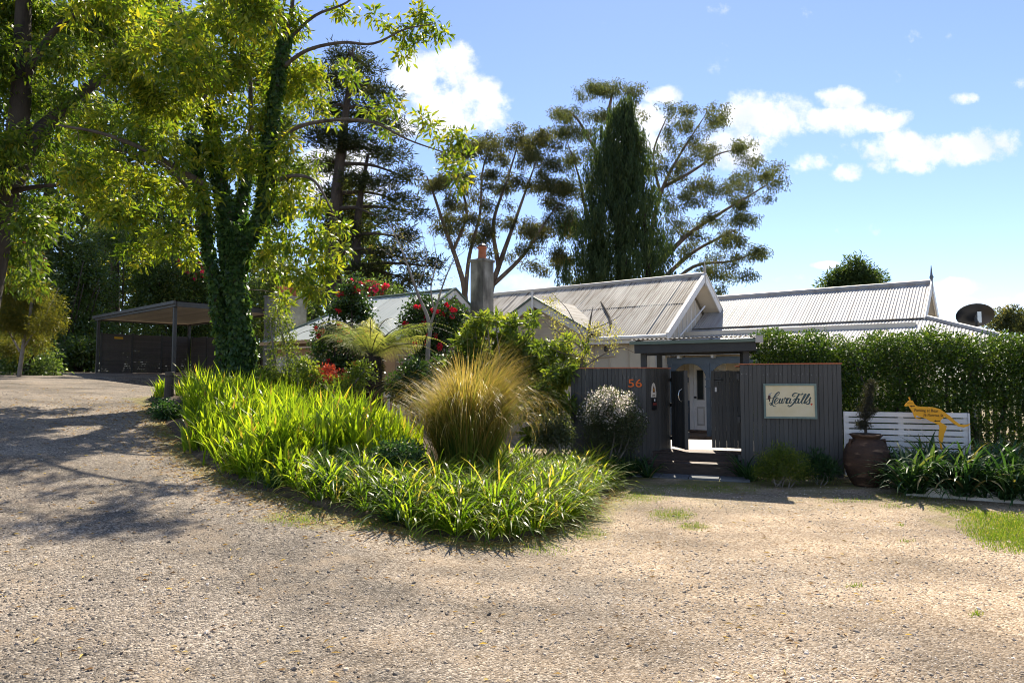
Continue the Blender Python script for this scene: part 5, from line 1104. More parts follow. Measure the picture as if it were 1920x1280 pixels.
# ------------------------------------------------------------------ garden bed planting
def sample_poly(poly, n, rng):
    poly = np.array(poly); lo, hi = poly.min(0), poly.max(0); out = np.zeros((0, 2))
    while len(out) < n:
        p = rng.uniform(lo, hi, (n*2, 2)); out = np.vstack([out, p[inpoly(p, poly)]])
    return out[:n]
IRIS = [BED[0], BED[1], BED[2], BED[3], (BEDA[4] + np.array([.1, .15])), (-2.35, 8.35), (-1.55, 8.85), (-1.25, 9.7), (-1.7, 10.9), (-2.9, 12.3), (-5.4, 13.5), (-7.2, 13.8)]
def strap_bed():
    rng = np.random.default_rng(51); ns = 900; c = sample_poly(IRIS, ns, rng); bo = np.array(G(316, 757)[:2]); pxc = 960 + F*c[:, 0]/c[:, 1]; c = c[(np.linalg.norm(c - bo, axis=1) > .3) & ~((pxc < 356) & (c[:, 1] < bo[1] + .25))]; ns = len(c); nb = 9
    p = np.repeat(c, nb, 0) + rng.normal(size=(ns*nb, 2))*.045; n = len(p); z = bz(p[:, 0], p[:, 1]) - .01
    fan = np.repeat(rng.uniform(0, 6.28, ns), nb); az = fan + rng.normal(size=n)*.5 + (rng.random(n) < .5)*math.pi
    hgt = np.repeat(rng.uniform(.78, 1.15, ns), nb); ed = edgedist(p, IRIS); hgt *= np.clip(.60 + ed*.8, .6, 1)*(1 + .16*np.sin(p[:, 0]*2.3 + 1)*np.sin(p[:, 1]*2.9))
    link('strap_leaf_bed', blades('strap_leaf_bed', np.c_[p, z], az, rng.uniform(.34, .82, n)*hgt, rng.uniform(.022, .050, n), rng.uniform(.02, .45, n), rng.uniform(.1, 1.6, n)**1.3, 'L_iris', rng, 5))['kind'] = 'stuff'
strap_bed()
def clump_mesh(rng, nb, L, Wd, leaf, lean=(.15, .9), droop=(.7, 1.9), r=.07):
    a = rng.uniform(0, 6.28, nb); rr_ = r*np.sqrt(rng.random(nb)); pos = np.stack([rr_*np.cos(a), rr_*np.sin(a), np.zeros(nb) - .02], 1)
    return blades('clump', pos, a + rng.normal(size=nb)*.4, rng.uniform(.6, 1.1, nb)*L, rng.uniform(.75, 1.2, nb)*Wd, rng.uniform(*lean, nb), rng.uniform(*droop, nb), leaf, rng, 6)
def clumps(pts, meshes, label, group, rng, zf, name='agapanthus_clump', s=(.8, 1.2)):
    for i, (x, y) in enumerate(pts):
        k = rng.uniform(*s); M = Matrix.Translation((x, y, float(zf(x, y))))@Matrix.Rotation(rng.uniform(0, 6.28), 4, 'Z')@Matrix.Diagonal((k, k, k*rng.uniform(.85, 1.1), 1))
        tag(link(name, meshes[i % len(meshes)], None, M), label, 'plant', group)
def spaced(poly, n, dmin, rng):
    c = sample_poly(poly, n*30, rng); out = []
    for q_ in c:
        if all((q_[0] - o[0])**2 + (q_[1] - o[1])**2 > dmin**2 for o in out): out.append(q_)
        if len(out) >= n: break
    return out
def agapanthus():
    rng = np.random.default_rng(61); bzz = lambda x, y: bz(x, y)[0]
    A = [BEDA[6] + np.array([.0, .07]), BEDA[7] + np.array([.0, .05]), BEDA[8] + np.array([0, .05]), BEDA[9] + np.array([-.03, .05]), BEDA[10] + np.array([-.12, .05]), BEDA[11] + np.array([-.2, -.1]), (1.15, 10.4), (.35, 10.0), (-.2, 8.9), (-.9, 8.5), (-1.35, 8.2)]
    me = [clump_mesh(rng, 74, .56, .021, 'L_agap', (.1, 1.05), (1.0, 2.6), .09) for k in range(6)]
    clumps(spaced(A, 105, .21, rng), me, 'bright green strap-leaved clump in the sunny front tip of the bed', 'sunlit strap-leaved clumps at the tip of the bed', rng, bzz)
    B = [BEDA[3] + np.array([.1, .12]), BEDA[4] + np.array([.05, .1]), BEDA[5] + np.array([0, .1]), BEDA[6] + np.array([0, .1]), (-1.35, 8.2), (-1.55, 8.75), (-2.3, 8.35)]
    me2 = [clump_mesh(rng, 52, .48, .020, 'L_agapdark' if k % 3 == 1 else 'L_agap', (.1, 1.05), (1.0, 2.5), .09) for k in range(4)]
    clumps(spaced(B, 40, .2, rng), me2, 'darker green strap-leaved clump edging the bed beside the driveway', 'dark strap-leaved clumps along the driveway side of the bed', rng, bzz)
    Cc = [(-.1, 10.3), (.9, 10.3), (1.6, 10.9), (1.3, 11.6), (.3, 11.6), (-.2, 11.0)]
    clumps(spaced(Cc, 20, .3, rng), me, 'bright strap-leaved clump between the golden grass and the numbered fence', 'strap-leaved clumps between grass and fence', rng, bzz)
    me3 = [clump_mesh(rng, 52, .62, .032, 'L_agapdark') for k in range(5)]
    gzz = lambda x, y: gz(x, y) + .0
    pts = [P(px, 870, dd)[:2] for px, dd in ((1115, 11.9), (1150, 11.6), (1180, 11.4), (1215, 11.25), (1135, 11.3), (1195, 11.65), (1165, 11.2))]
    clumps(pts, me3, 'shaded dark strap-leaved clump at the foot of the numbered fence', 'dark strap-leaved clumps under the numbered fence', rng, gzz, s=(.75, 1.0))
    clumps([P(1408, 870, 10.95)[:2], P(1395, 870, 11.2)[:2]], me3, 'dark strap-leaved clump beside the steps below the sign', 'dark strap-leaved clumps beside the steps', rng, gzz, s=(.8, 1.0))
    R = [(5.45, 9.5), (6.93, 8.66), (9.5, 7.4), (9.6, 8.6), (8.0, 9.6), (6.6, 10.15), (5.75, 10.15)]
    me4 = [clump_mesh(rng, 60, .80, .042, 'L_agapdark', (.1, 1.0), (.8, 2.2)) for k in range(5)]
    clumps(spaced(R, 64, .24, rng), me4, 'broad dark strap-leaved clump behind the whitewashed edging', 'broad strap-leaved clumps behind the whitewashed edging', rng, lambda x, y: gz(x, y) + .12, s=(.85, 1.15))
agapanthus()
def edging_clumps():
    rng = np.random.default_rng(65); me = [clump_mesh(rng, 44, .62, .036, 'L_agapdark', (.3, 1.2), (.9, 2.0)) for k in range(3)]
    a, b = np.array([5.45, 9.50]), np.array([7.0, 8.66]); pts = [a + (b - a)*t + rng.normal(size=2)*.03 for t in (.0, .10, .34, .42, .5, .6, .68, .78, .86, .95)]
    clumps(pts, me, 'dark strap-leaved clump spilling over the front of the whitewashed edging', 'strap-leaved clumps spilling over the edging', rng, lambda x, y: gz(x, y) + .06, s=(.8, 1.05))
edging_clumps()
def miscanthus():
    rng = np.random.default_rng(71); x, y = -.62, 9.55; z = float(bz(x, y)[0]); T = thing('ornamental_grass', 'huge golden ornamental grass clump with arching dry blades', 'plant', (x, y, z))
    n = 6400; a = rng.uniform(0, 6.28, n); r_ = .36*np.sqrt(rng.random(n)); pos = np.stack([x + r_*np.cos(a), y + r_*np.sin(a), np.full(n, z)], 1)
    link('blade_mass', blades('blade_mass', pos, a + rng.normal(size=n)*.35, rng.uniform(.75, 1.85, n)*(1.06 - .30*r_/.38)*(1 + .13*np.cos(a - .4) + .10*np.sin(3*a + 1)), rng.uniform(.006, .012, n), rng.uniform(.0, .30, n)*(.3 + 1.0*r_/.5), rng.uniform(.3, 2.2, n), 'L_miscanthus', rng, 9, None, 2.4), T)
    n = 800; a = rng.uniform(0, 6.28, n); pos = np.stack([x + .5*np.cos(a)*rng.random(n), y + .5*np.sin(a)*rng.random(n), np.full(n, z)], 1)
    link('dry_curls', blades('dry_curls', pos, a, rng.uniform(1.2, 2.0, n), rng.uniform(.005, .009, n), rng.uniform(.08, .5, n), rng.uniform(2.2, 3.9, n), 'L_miscanthus', rng, 12, rng.uniform(.5, 1, n), 2.8), T)
miscanthus()
def tree_fern():
    rng = np.random.default_rng(81); d = 13.2; c = P(695, 690, d); x, y = c[:2]; z0 = float(bz(x, y)[0]) - .1; zc = zat(668, d)
    T = thing('tree_fern', 'tree fern with a shaggy dark trunk and golden arching fronds', 'tree fern', (x, y, z0))
    b = MB(); pts, rr_ = smooth_path([(x + .05, y, z0), (x + .02, y, (z0 + zc)/2), (x, y, zc)], [.26, .22, .20], 8); b.tube(pts, rr_, 12); b.build('trunk', 'ferntrunk', T)
    n = 1500; a = rng.uniform(0, 6.28, n); zz = rng.uniform(z0, zc, n); pos = np.stack([x + .20*np.cos(a), y + .20*np.sin(a), zz], 1); link('fibre', leaves('fibre', pos, np.stack([np.cos(a), np.sin(a), rng.uniform(-.8, .8, n)], 1), rng.uniform(.05, .13, n), .012, 'diamond', 'L_dryconifer', rng), T)
    # fronds: azimuths, length, rise
    fr = [(3.05, 1.55, .62), (2.75, 1.35, .95), (3.35, 1.35, .75), (1.7, 1.1, 1.25), (1.2, 1.15, 1.15), (.55, 1.35, .9), (.15, 1.6, .72), (-.15, 1.45, .62), (-.5, 1.2, .72), (-1.1, 1.0, .8), (-2.3, 1.1, .85), (-.05, 1.1, .35), (2.0, 1.15, 1.3), (-1.4, 1.0, 1.2), (-2.0, .95, 1.2), (2.6, 1.5, .55), (.3, 1.45, .5)]
    for az, L, rise in fr:
        rise = min(1.35, rise + .16); L *= rng.uniform(1.1, 1.3); h = np.array([math.cos(az), math.sin(az), 0]); sdv = unit(np.array([-math.sin(az), math.cos(az), rng.uniform(-.7, .7)])); m = 34; p = np.array([x, y, zc]); ang = rise; pts = [p]; tans = []
        for i in range(m):
            t = i/m; a_ = ang - 1.7*t**1.5*(.5 + .42*rise); tg_ = h*math.cos(a_) + ax_z*math.sin(a_); p = p + tg_*L/m; pts.append(p); tans.append(tg_)
        pts = np.array(pts); MB_ = MB().tube(pts[::3], np.linspace(.014, .003, len(pts[::3])), 5); st = MB_.build('frond', 'postwood', T, True)
        PP = []; AX = []; LL = []; NN = []
        for i in range(3, m):
            t = i/m; wl = .34*L/1.4*math.sin(min(1, (t - .06)*1.25 + .12)*math.pi)**.7*(1 if t < .8 else (1 - (t - .8)/.2*.6)) + .02; nv = np.cross(tans[i], sdv); nv = nv/np.linalg.norm(nv)
            for sg in (-1, 1):
                dirp = unit(sdv*sg + tans[i]*.45 - ax_z*(.62 + rng.uniform(-.15, .15))); k = max(4, int(wl/.017))
                for j in range(k):
                    u = (j + .5)/k; q_ = pts[i] + dirp*wl*u - ax_z*.10*u*u*wl; pl = .019*(1 - .7*u) + .005; e = unit(np.cross(dirp, nv))
                    for s2 in (-1, 1): PP.append(q_); AX.append(e*s2 + dirp*.5); LL.append(pl); NN.append(nv)
        PP, AX, LL, NN = map(np.array, (PP, AX, LL, NN)); r0 = rng.uniform(.1, .95)
        link('leaflets', leaves('leaflets', PP, AX, LL, LL*.55, 'diamond', 'L_fern', rng, np.clip(r0 + rng.normal(size=len(PP))*.12, 0, 1), NN + rng.normal(size=NN.shape)*.15), st)
tree_fern()

def shrub(name, label, px, d, base_py, puffs_px, ncl, nl, leaf, rng, L=.08, Wd=.03, spread=.09, stems=5, shape='lance', droop=.0, rand=.6, bark='greybark', r=.025, extra=None, group=None, dj=.25, out=1.0, bias=.45, cat='shrub', rtw=.006, split=0):
    x, y = P(px, base_py, d)[:2]; z = float(bz(x, y)[0]) - .05; b0 = np.array([x, y, z]); pf = pxpuffs(puffs_px, d, dj, 1.0, rng, split); limbs = []
    for k in range(stems):
        c = np.array(pf[k % len(pf)][:3]) + rng.normal(size=3)*.05; limbs.append(smooth_path([b0 + rng.normal(size=3)*np.array([.06, .06, 0]), (b0 + c)/2 + rng.normal(size=3)*.06, c], [r, r*.75, r*.35]))
    return tree(name, label, cat, limbs, pf, ncl, nl, leaf, rng, bark, spread, L, Wd, shape, droop, rand, out, bias, group, rtw, .1, extra=extra)
def garden_shrubs():
    rng = np.random.default_rng(91)
    def reds(k, size=.085):
        def ex(T, tg, rng):
            s_ = tg[rng.permutation(len(tg))]; s_ = s_[np.argsort(s_[:, 1])][:k*3]; s_ = s_[rng.permutation(len(s_))][:k]; flowers(T, s_ + np.array([0, -.09, .02]), 'L_red', rng, size, 14)
        return ex
    shrub('camellia', 'red-flowering camellia behind the tree fern, against the pale roof', 655, 16.2, 735, [(655, 548, 24, 18), (645, 580, 34, 24), (680, 585, 22, 24), (620, 625, 28, 20), (650, 635, 40, 26), (600, 655, 20, 16), (620, 690, 30, 26), (660, 690, 36, 26), (690, 625, 20, 22), (668, 525, 10, 10)], 420, 24, 'L_camellia', rng, .085, .042, .10, 6, 'oval', extra=reds(34, .075), bark='darkbark', r=.04)
    shrub('camellia', 'dark red-flowering camellia in front of the small left gable', 815, 17.2, 735, [(815, 585, 44, 26), (780, 610, 30, 28), (840, 610, 34, 28), (815, 635, 44, 24), (790, 570, 22, 16), (770, 580, 12, 14), (855, 590, 20, 18), (800, 660, 34, 20)], 340, 24, 'L_camellia', rng, .085, .042, .10, 5, 'oval', extra=reds(20, .075), bark='darkbark', r=.04)
    def whites(T, tg, rng): pass
    shrub('rhododendron', 'glossy yellow-green shrub behind the golden grass, below the slender chimney', 930, 13.6, 760, [(905, 605, 30, 22), (950, 600, 26, 20), (880, 640, 34, 24), (925, 640, 40, 26), (970, 640, 36, 26), (990, 610, 16, 14), (940, 675, 50, 28), (985, 680, 34, 26), (880, 670, 30, 20), (1000, 720, 30, 30), (960, 720, 40, 30)], 330, 20, 'L_shrub', rng, .17, .048, .05, 7, 'lance', -.1, r=.03, dj=.6, bias=.6, split=3)
    shrub('rhododendron', 'loose glossy shrub leaning on the left end of the numbered fence', 1035, 12.6, 830, [(1040, 680, 28, 22), (1025, 715, 34, 24), (1055, 720, 24, 26), (1010, 755, 34, 26), (1050, 765, 22, 26), (1000, 790, 30, 24), (1070, 690, 20, 20), (1030, 650, 24, 18), (1060, 655, 18, 14)], 240, 18, 'L_shrub', rng, .15, .042, .05, 6, 'lance', .1, r=.025, dj=.5, bias=.6, split=3)
    shrub('pale_shrub', 'small rounded pale-leaved shrub between the golden grass and the fence', 1040, 10.9, 850, [(1040, 800, 30, 24), (1025, 815, 22, 18), (1055, 815, 20, 18)], 170, 26, 'L_silver', rng, .05, .02, .07, 5, 'oval', 0)
    # round bush speckled with white flowers
    d = 11.55; pf = [(1147, 768, 52, 36), (1128, 800, 42, 34), (1168, 795, 40, 36), (1150, 828, 50, 24), (1112, 778, 24, 26), (1186, 795, 22, 30), (1140, 748, 34, 16)]
    def wf(T, tg, rng):
        s_ = tg[tg[:, 2] > zat(798, d)]; w_ = np.clip((s_[:, 2] - zat(800, d))/.45, .12, 1); s_ = s_[rng.random(len(s_)) < w_]
        pos, ax = clusters(s_, 22, .055, rng, 1, -.4, .5); n = len(pos); link('blossom', leaves('blossom', pos, ax, rng.uniform(.018, .032, n), rng.uniform(.016, .026, n), 'oval', 'L_whiteflower', rng), T)
    shrub('flowering_bush', 'round clipped bush topped with tiny white flowers before the numbered fence', 1148, d, 860, pf, 640, 34, 'L_silver', rng, .034, .015, .06, 7, 'oval', 0, extra=wf, dj=.15, r=.02)
    shrub('rounded_bush', 'fine-leaved rounded green bush under the framed sign', 1465, 10.35, 895, [(1465, 852, 22, 16), (1445, 870, 26, 18), (1485, 870, 26, 18), (1465, 882, 44, 14), (1500, 884, 22, 12), (1434, 886, 20, 12)], 340, 26, 'L_shrub', rng, .045, .012, .055, 7, 'diamond', -.3, dj=.12, r=.012)
    shrub('low_herb', 'thin dark leafy herb between the rounded bush and the clay jar', 1535, 10.5, 890, [(1530, 868, 16, 16), (1548, 876, 16, 12), (1520, 882, 14, 10), (1560, 882, 12, 8)], 70, 22, 'L_agapdark', rng, .09, .012, .06, 5, 'diamond', -.4, dj=.1, r=.008)
    shrub('low_herb', 'dark leafy herb tangle round the foot of the clay jar', 1662, 10.2, 895, [(1662, 880, 16, 12), (1680, 870, 16, 14), (1650, 890, 16, 7)], 60, 22, 'L_agapdark', rng, .07, .02, .06, 4, 'diamond', -.2, dj=.1, r=.006)
    # left middle of the bed
    shrub('leafy_shrub', 'low bright leafy shrub beside the ivy trunk', 520, 13.6, 745, [(505, 705, 18, 20), (530, 715, 22, 16), (515, 730, 24, 12)], 90, 24, 'L_shrub', rng, .07, .03, .07, 4, 'oval')
    for k, (px, tip) in enumerate(((515, (508, 585)), (545, (522, 575)), (560, (540, 600)))):
        pf = [(px + (tip[0] - px)*t, 730 + (tip[1] - 730)*t, 7, 12) for t in np.linspace(.25, 1, 8)]
        x, y = P(px, 735, 13.9)[:2]; lim = smooth_path([(x, y, float(bz(x, y)[0]))] + [P(px + (tip[0] - px)*t + 4*math.sin(t*5), 730 + (tip[1] - 730)*t, 13.9) for t in (.3, .65, 1)], [.03, .025, .018, .008])
        tree('upright_shrub', ('slim upright leafy stem nearest the ivy trunk', 'slim upright leafy stem between two other slim stems', 'slim upright leafy stem closest to the red-tipped shrub')[k], 'shrub', [lim], pxpuffs(pf, 13.9, .1, 1, rng), 60, 14, 'L_shrub', rng, 'greybark', .06, .05, .022, 'oval', 0, .7)
    shrub('red_tipped_shrub', 'shrub with coppery red young leaves before the tree fern', 615, 12.6, 760, [(615, 700, 16, 14), (605, 715, 24, 10), (635, 715, 20, 10)], 70, 18, 'L_redshoot', rng, .06, .025, .06, 4, 'oval', -.2)
    shrub('leafy_shrub', 'soft green leafy shrub under the red-tipped shrub', 625, 12.3, 765, [(600, 725, 34, 14), (650, 725, 34, 14), (680, 700, 22, 16), (625, 735, 50, 12), (570, 690, 18, 18), (590, 710, 18, 14)], 200, 24, 'L_shrub', rng, .06, .028, .075, 5, 'oval')
    shrub('leafy_shrub', 'grey-green leafy shrub low in the bed between strap leaves and golden grass', 740, 8.6, 905, [(740, 850, 40, 18), (700, 870, 34, 16), (780, 860, 24, 18), (745, 880, 44, 14), (660, 900, 30, 14)], 260, 24, 'L_agapdark', rng, .045, .022, .06, 6, 'oval', dj=.3)
    shrub('leafy_shrub', 'dark leafy shrub in shade under the left edge of the bed by the bollard', 330, 11.6, 790, [(312, 772, 22, 10), (338, 778, 24, 12), (300, 762, 14, 8), (345, 790, 16, 8), (325, 788, 22, 8)], 170, 24, 'L_agapdark', rng, .05, .026, .07, 5, 'oval')
    shrub('leafy_shrub', 'dark leafy shrub between the tree fern and the golden grass', 790, 13.4, 760, [(770, 715, 26, 18), (800, 700, 24, 20), (830, 690, 24, 20), (850, 720, 30, 20), (790, 740, 40, 16), (745, 740, 20, 12)], 260, 22, 'L_camellia', rng, .09, .035, .08, 5, 'lance', .1, split=2)
    shrub('leafy_shrub', 'bright leafy shrub beside the ivy trunk under the wing windows', 560, 14.3, 750, [(550, 700, 24, 20), (580, 690, 20, 20), (575, 720, 34, 16), (540, 730, 30, 12)], 170, 22, 'L_shrub', rng, .07, .03, .08, 5, 'oval', 0, split=2)
    # sapling and lichen-covered bare shrub
    d = 14.6; x, y = P(803, 740, d)[:2]; b0 = np.array([x, y, float(bz(x, y)[0])])
    limbs = [smooth_path([b0, P(802, 665, d), P(806, 620, d), P(800, 590, d), P(785, 555, d), P(765, 500, d), P(745, 450, d), P(722, 405, d)], [.055, .05, .045, .04, .03, .02, .014, .005]), pxlimb([(806, 612), (818, 575, -.1), (832, 530, -.2), (850, 490, -.3), (872, 470, -.3)], d, (.032, .026, .018, .01, .004)), pxlimb([(815, 585), (808, 540, .2), (818, 490, .3), (812, 440, .3)], d, (.022, .016, .01, .004)), pxlimb([(780, 540), (800, 490, -.2), (790, 430, -.3)], d, (.014, .009, .003)), pxlimb([(760, 490), (735, 480, .2), (705, 460, .3)], d, (.01, .007, .003))]
    tree('bare_sapling', 'slender bare forked sapling standing beside the tree fern', 'tree', limbs, pxpuffs([(780, 470, 60, 50), (830, 520, 40, 40), (740, 450, 40, 40), (860, 500, 24, 24)], d, .6, 1, rng), 130, 3, 'L_lichen', rng, 'greybark', .05, .03, .012, 'oval', 0, .8, rtw=.005, jitter=.25)
    d = 12.9; x, y = P(1085, 740, d)[:2]; b0 = np.array([x, y, .05])
    limbs = [smooth_path([b0, P(1090, 690, d), P(1100, 650, d), P(1107, 600, d), P(1112, 575, d)], [.04, .035, .03, .02, .006]), pxlimb([(1098, 660), (1070, 635, -.2), (1035, 615, -.4), (1010, 590, -.5)], d, (.02, .015, .01, .004)), pxlimb([(1104, 620), (1140, 605, -.1), (1165, 590, -.1)], d, (.015, .01, .004)), pxlimb([(1092, 690), (1130, 665, -.1), (1165, 652, -.1), (1192, 662, 0)], d, (.018, .014, .01, .005)), pxlimb([(1100, 640), (1075, 600, .2), (1060, 575, .3), (1030, 545, .3)], d, (.015, .01, .007, .003)), pxlimb([(1095, 670), (1050, 660, -.3), (1020, 640, -.4)], d, (.016, .012, .004))]
    tree('lichen_shrub', 'bare twiggy shrub crusted with pale lichen against the cream wall', 'shrub', limbs, pxpuffs([(1110, 620, 34, 26), (1070, 640, 34, 24), (1045, 610, 26, 26), (1140, 625, 26, 20), (1095, 670, 34, 20), (1150, 650, 20, 14), (1035, 570, 20, 20)], d, .35, 1, rng), 260, 7, 'L_lichen', rng, 'greybark', .05, .035, .02, 'oval', 0, .8, rtw=.005, jitter=.25)
    # withered conifer in the clay jar
    x, y, z = POT; b0 = np.array([x, y, z + .7]); T_ = [b0, P(1622, 770, y), P(1630, 735, y), P(1633, 715, y)]
    tree('withered_conifer', 'withered little conifer in the round clay jar', 'plant', [smooth_path(T_, [.022, .018, .012, .005]), smooth_path([P(1620, 790, y), P(1636, 772, y), P(1645, 762, y)], [.01, .007, .003])], pxpuffs([(1618, 795, 13, 10), (1622, 775, 12, 14), (1626, 755, 9, 14), (1630, 735, 7, 14), (1634, 720, 5, 10), (1638, 770, 8, 5)], y, .05, 1, rng), 170, 24, 'L_dryconifer', rng, 'darkbark', .02, .038, .007, 'diamond', -.4, .6, rtw=.004)
garden_shrubs()

def hedge():
    rng = np.random.default_rng(101); A = np.array([4.35, 12.25, 0]); Lh = 8.6; T = thing('hedge', 'tall clipped green hedge behind the sign fence and slat screen', 'hedge', (A[0], A[1], 0))
    n = 6600; u = rng.random(n)*Lh; v = (rng.random(n) - .5)*.95; topz = 2.30 - .012*u + .06*np.sin(u*3) + .05*np.sin(u*7.3); z = .2 + (topz - .2)*rng.random(n)**.8
    shell = np.maximum(abs(v)/.475, z/topz); keep = rng.random(n) < .25 + .75*shell**2
    low = (z < .5) & (u > .6); keep &= ~(low & (rng.random(n) < .15)); u, v, z = u[keep], v[keep], z[keep]
    tg = A + FV*u[:, None] + FB*v[:, None]; tg[:, 2] = z
    b = MB(); limbs = []
    for k in range(22):
        c = A + FV*(.2 + k*.385 + rng.uniform(-.08, .08)); limbs.append(smooth_path([c, c + np.array([rng.normal()*.06, rng.normal()*.06, .7]), c + np.array([rng.normal()*.12, rng.normal()*.12, 1.3]), c + np.array([rng.normal()*.2, rng.normal()*.2, 1.9])], [.035, .03, .024, .01]))
    grow(b, limbs, tg, rng, .05, .007); b.build('stems', 'bark', T, True)
    pos, ax = clusters(tg, 34, .085, rng, 1, -.15, .6); m = len(pos)
    link('foliage', leaves('foliage', pos, ax, rng.uniform(.035, .065, m), rng.uniform(.022, .036, m), 'diamond', 'L_hedge', rng, np.repeat(rng.random(len(tg)), 34)*.4 + rng.random(m)*.6), T)
    # upright new shoots on top
    ns = 420; u = rng.random(ns)*Lh; v = (rng.random(ns) - .5)*.8; st = A + FV*u[:, None] + FB*v[:, None]; st[:, 2] = 2.22 - .012*u + .06*np.sin(u*3) + .05*np.sin(u*7.3); hs = rng.uniform(.06, .26, ns)
    k = 16; t = rng.random((ns, k)); p = st[:, None] + np.stack([rng.normal(size=(ns, k))*.012, rng.normal(size=(ns, k))*.012, t*hs[:, None]], -1); p = p.reshape(-1, 3); m = len(p)
    link('new_shoots', leaves('new_shoots', p, rng.normal(size=(m, 3)) + np.array([0, 0, .7]), rng.uniform(.022, .042, m), rng.uniform(.014, .022, m), 'oval', 'L_hedge', rng, rng.uniform(.5, 1, m)), T)
hedge()

# ------------------------------------------------------------------ loose ground cover
def gravel():
    rng = np.random.default_rng(111); n = 210000
    d = 2.6 + (14 - 2.6)*rng.random(n)**1.25; x = (rng.random(n)*2 - 1)*(d*.80 + .5); keep = ~inpoly(np.c_[x, d], BED); x, d = x[keep], d[keep]
    keep = ~((d > 10.3) & (x > 1.8)); cl_ = np.sin(x*1.15 + 2*np.sin(d*.6))*np.sin(d*1.35 + x*.5); keep &= rng.random(len(x)) < .62 + .45*cl_; x, d = x[keep], d[keep]; z = gz(x, d) - .001; n = len(x)
    me = bpy.data.meshes.new('gravel_stones'); me.vertices.add(n); me.vertices.foreach_set('co', np.stack([x, d, z], 1).astype(np.float32).ravel())
    pn = np.sin(x*1.7 + 1.3*np.sin(d*1.1))*np.sin(d*1.9 + 1.1*np.sin(x*.9)) + .6*np.sin(x*3.9 + d*2.3)
    lf = np.clip(.62 + .10*pn + rng.normal(size=n)*.21 - .20*sst(-x - .12*d + 1.6, -.8, 2.2) , 0, 1); sc = rng.lognormal(-.15, .5, n)*.0052; sc = np.clip(sc, .002, .02)
    a = me.attributes.new('tone', 'FLOAT', 'POINT'); a.data.foreach_set('value', lf.astype(np.float32)); a = me.attributes.new('sz', 'FLOAT', 'POINT'); a.data.foreach_set('value', sc.astype(np.float32))
    o = tag(link('gravel_stones', me), kind='stuff')
    ng = bpy.data.node_groups.new('scatter', 'GeometryNodeTree'); ng.interface.new_socket('Geometry', in_out='INPUT', socket_type='NodeSocketGeometry'); ng.interface.new_socket('Geometry', in_out='OUTPUT', socket_type='NodeSocketGeometry')
    N, K = ng.nodes, ng.links; gi = N.new('NodeGroupInput'); go = N.new('NodeGroupOutput'); ico = N.new('GeometryNodeMeshIcoSphere'); ico.inputs['Subdivisions'].default_value = 1; ico.inputs['Radius'].default_value = 1
    tf = N.new('GeometryNodeTransform'); tf.inputs['Scale'].default_value = (1.25, .9, .62)
    sm = N.new('GeometryNodeSetMaterial'); sm.inputs['Material'].default_value = MATS['pebble']; iop = N.new('GeometryNodeInstanceOnPoints'); rv = N.new('FunctionNodeRandomValue'); rv.data_type = 'FLOAT_VECTOR'; rv.inputs[1].default_value = (.7, .7, 6.28)
    na = N.new('GeometryNodeInputNamedAttribute'); na.data_type = 'FLOAT'; na.inputs['Name'].default_value = 'sz'
    K.new(ico.outputs[0], tf.inputs[0]); K.new(tf.outputs[0], sm.inputs[0]); K.new(gi.outputs[0], iop.inputs['Points']); K.new(sm.outputs[0], iop.inputs['Instance']); K.new(rv.outputs[0], iop.inputs['Rotation']); K.new(na.outputs[0], iop.inputs['Scale']); K.new(iop.outputs[0], go.inputs[0])
    md = o.modifiers.new('scatter', 'NODES'); md.node_group = ng
gravel()
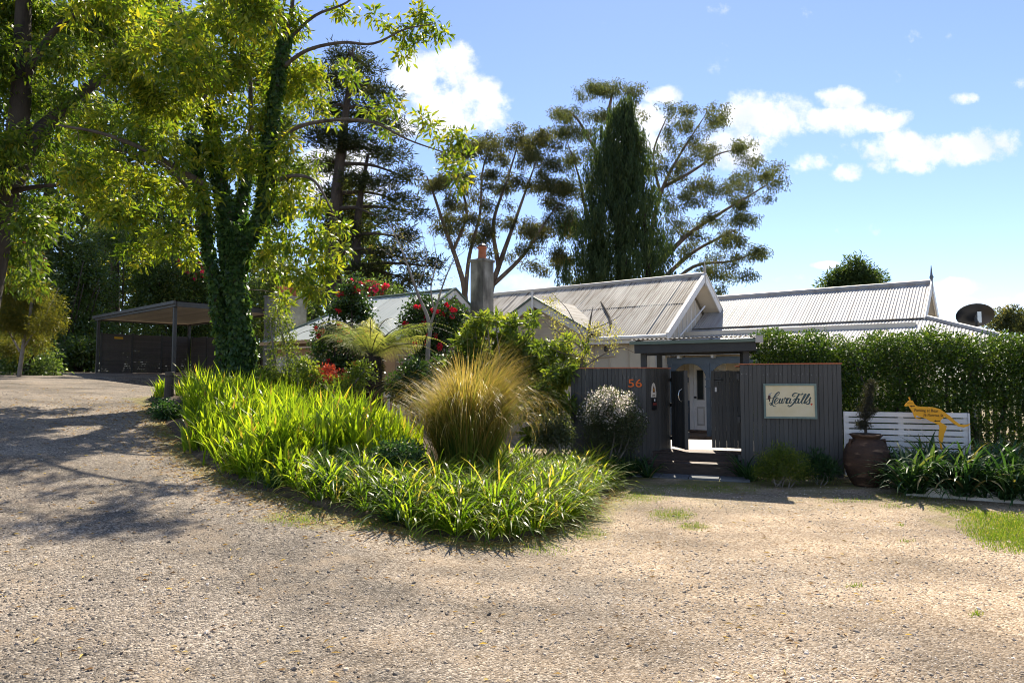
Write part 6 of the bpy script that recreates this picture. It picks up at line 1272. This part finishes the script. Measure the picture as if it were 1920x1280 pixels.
def ground_cover():
    rng = np.random.default_rng(121)
    # lawn by the right edge and thin turf patches
    def blob(px, py, rx, ry, n):
        c = np.array(G(px, py)[:2]); e = np.array(G(px + rx, py)[:2]) - c; f = np.array(G(px, py - ry)[:2]) - c; t = ball(n, rng, .5); return c + e*t[:, :1] + f*t[:, 1:2]
    lawn = [blob(1900, 985, 110, 28, 7000), blob(1960, 1015, 130, 24, 6000), blob(1850, 1005, 40, 12, 500), blob(1830, 965, 60, 8, 700)]
    thin = [blob(1260, 965, 50, 14, 700), blob(1300, 988, 30, 8, 250), blob(1200, 930, 60, 16, 900), blob(1330, 915, 140, 9, 1200), blob(1100, 1000, 40, 14, 260), blob(1020, 1030, 60, 12, 260), blob(700, 985, 60, 14, 350), blob(560, 975, 60, 14, 400), blob(600, 950, 60, 16, 500), blob(440, 905, 40, 10, 260), blob(820, 1010, 60, 12, 300), blob(1580, 940, 60, 5, 160), blob(1685, 950, 40, 5, 160), blob(1700, 935, 120, 10, 700), blob(1600, 1100, 20, 4, 50), blob(1830, 1152, 20, 4, 50), blob(1700, 1015, 20, 4, 40), blob(1690, 985, 14, 3, 40), blob(1560, 905, 120, 8, 600), blob(1790, 955, 60, 8, 500), blob(345, 835, 24, 8, 260), blob(310, 815, 24, 8, 160)]
    p = np.vstack(lawn); n = len(p); link('lawn_grass', blades('lawn_grass', np.c_[p, gz(p[:, 0], p[:, 1])], rng.uniform(0, 6.28, n), rng.uniform(.015, .036, n), .005, rng.uniform(0, .5, n), rng.uniform(.2, 1.2, n), 'L_grass', rng, 3))['kind'] = 'stuff'
    p = np.vstack(thin); n = len(p); link('thin_turf', blades('thin_turf', np.c_[p, gz(p[:, 0], p[:, 1])], rng.uniform(0, 6.28, n), rng.uniform(.012, .045, n), .004, rng.uniform(0, .9, n), rng.uniform(.2, 1.4, n), 'L_grass', rng, 3))['kind'] = 'stuff'
    # fallen leaves and bark bits along the bed edge and the driveway
    q_ = []
    for i in range(11):
        a, b = BEDA[i], BEDA[i + 1]; m = int(np.linalg.norm(b - a)*330); t = rng.random(m)[:, None]; q_.append(a + (b - a)*t + np.array([-.2, -.28])*np.abs(rng.normal(size=(m, 1)))*.9 + rng.normal(size=(m, 2))*.12)
    d = 3.2 + rng.random(2400)*13; q_.append(np.c_[(rng.random(2400)*2 - 1.25)*d*.75, d]); q_.append(blob(430, 770, 160, 25, 700)[:, :2]); q_.append(blob(150, 780, 200, 40, 600))
    p = np.vstack(q_); n = len(p); pos = np.c_[p, gz(p[:, 0], p[:, 1]) + .008]; ax = np.c_[rng.normal(size=(n, 2)), rng.normal(size=n)*.12]
    link('leaf_litter', leaves('leaf_litter', pos, ax, rng.uniform(.02, .065, n), rng.uniform(.008, .02, n), 'diamond', 'L_litter', rng, None, np.array([0, 0, 1.]) + rng.normal(size=(n, 3))*.25))['kind'] = 'stuff'
    # edging rocks
    def rock(px, py, r, m, label, name='rock'):
        x, y, z = G(px, py); bm = bmesh.new(); bmesh.ops.create_icosphere(bm, subdivisions=3, radius=1); sd_ = rng.uniform(0, 9, 3)
        for v in bm.verts:
            k = 1 + .16*math.sin(v.co.x*3.1 + sd_[0]) + .14*math.sin(v.co.y*3.7 + sd_[1]) + .12*math.sin(v.co.z*4.3 + sd_[2]) + .05*math.sin(v.co.x*9 + v.co.y*8); v.co = v.co*k; v.co.x *= r; v.co.y *= r*.8; v.co.z *= r*.55
        bm.transform(Matrix.Translation((x, y, z + r*.12))@Matrix.Rotation(rng.uniform(0, 6.28), 4, 'Z')); me = bpy.data.meshes.new(name); bm.to_mesh(me); bm.free(); me.materials.append(MATS[m]); tag(link(name, me), label, 'rock')
    rock(992, 988, .15, 'mossrock', 'mossy brown rock at the front tip of the bed'); rock(1025, 975, .10, 'rock', 'smaller rock tucked behind the mossy brown rock')
    rock(1605, 898, .11, 'rock', 'grey rock at the left foot of the clay jar'); rock(1648, 902, .09, 'rock', 'grey rock at the right foot of the clay jar'); rock(1690, 905, .10, 'mossrock', 'mossy rock between the clay jar and whitewashed edging')
    rock(1500, 900, .10, 'mossrock', 'mossy rock before the rounded bush'); rock(1545, 898, .09, 'mossrock', 'mossy rock before the thin dark herb'); rock(108, 690, .28, 'rock', 'pale block of stone at the top of the driveway'); rock(160, 694, .16, 'rock', 'small stone beside the carport post')
ground_cover()
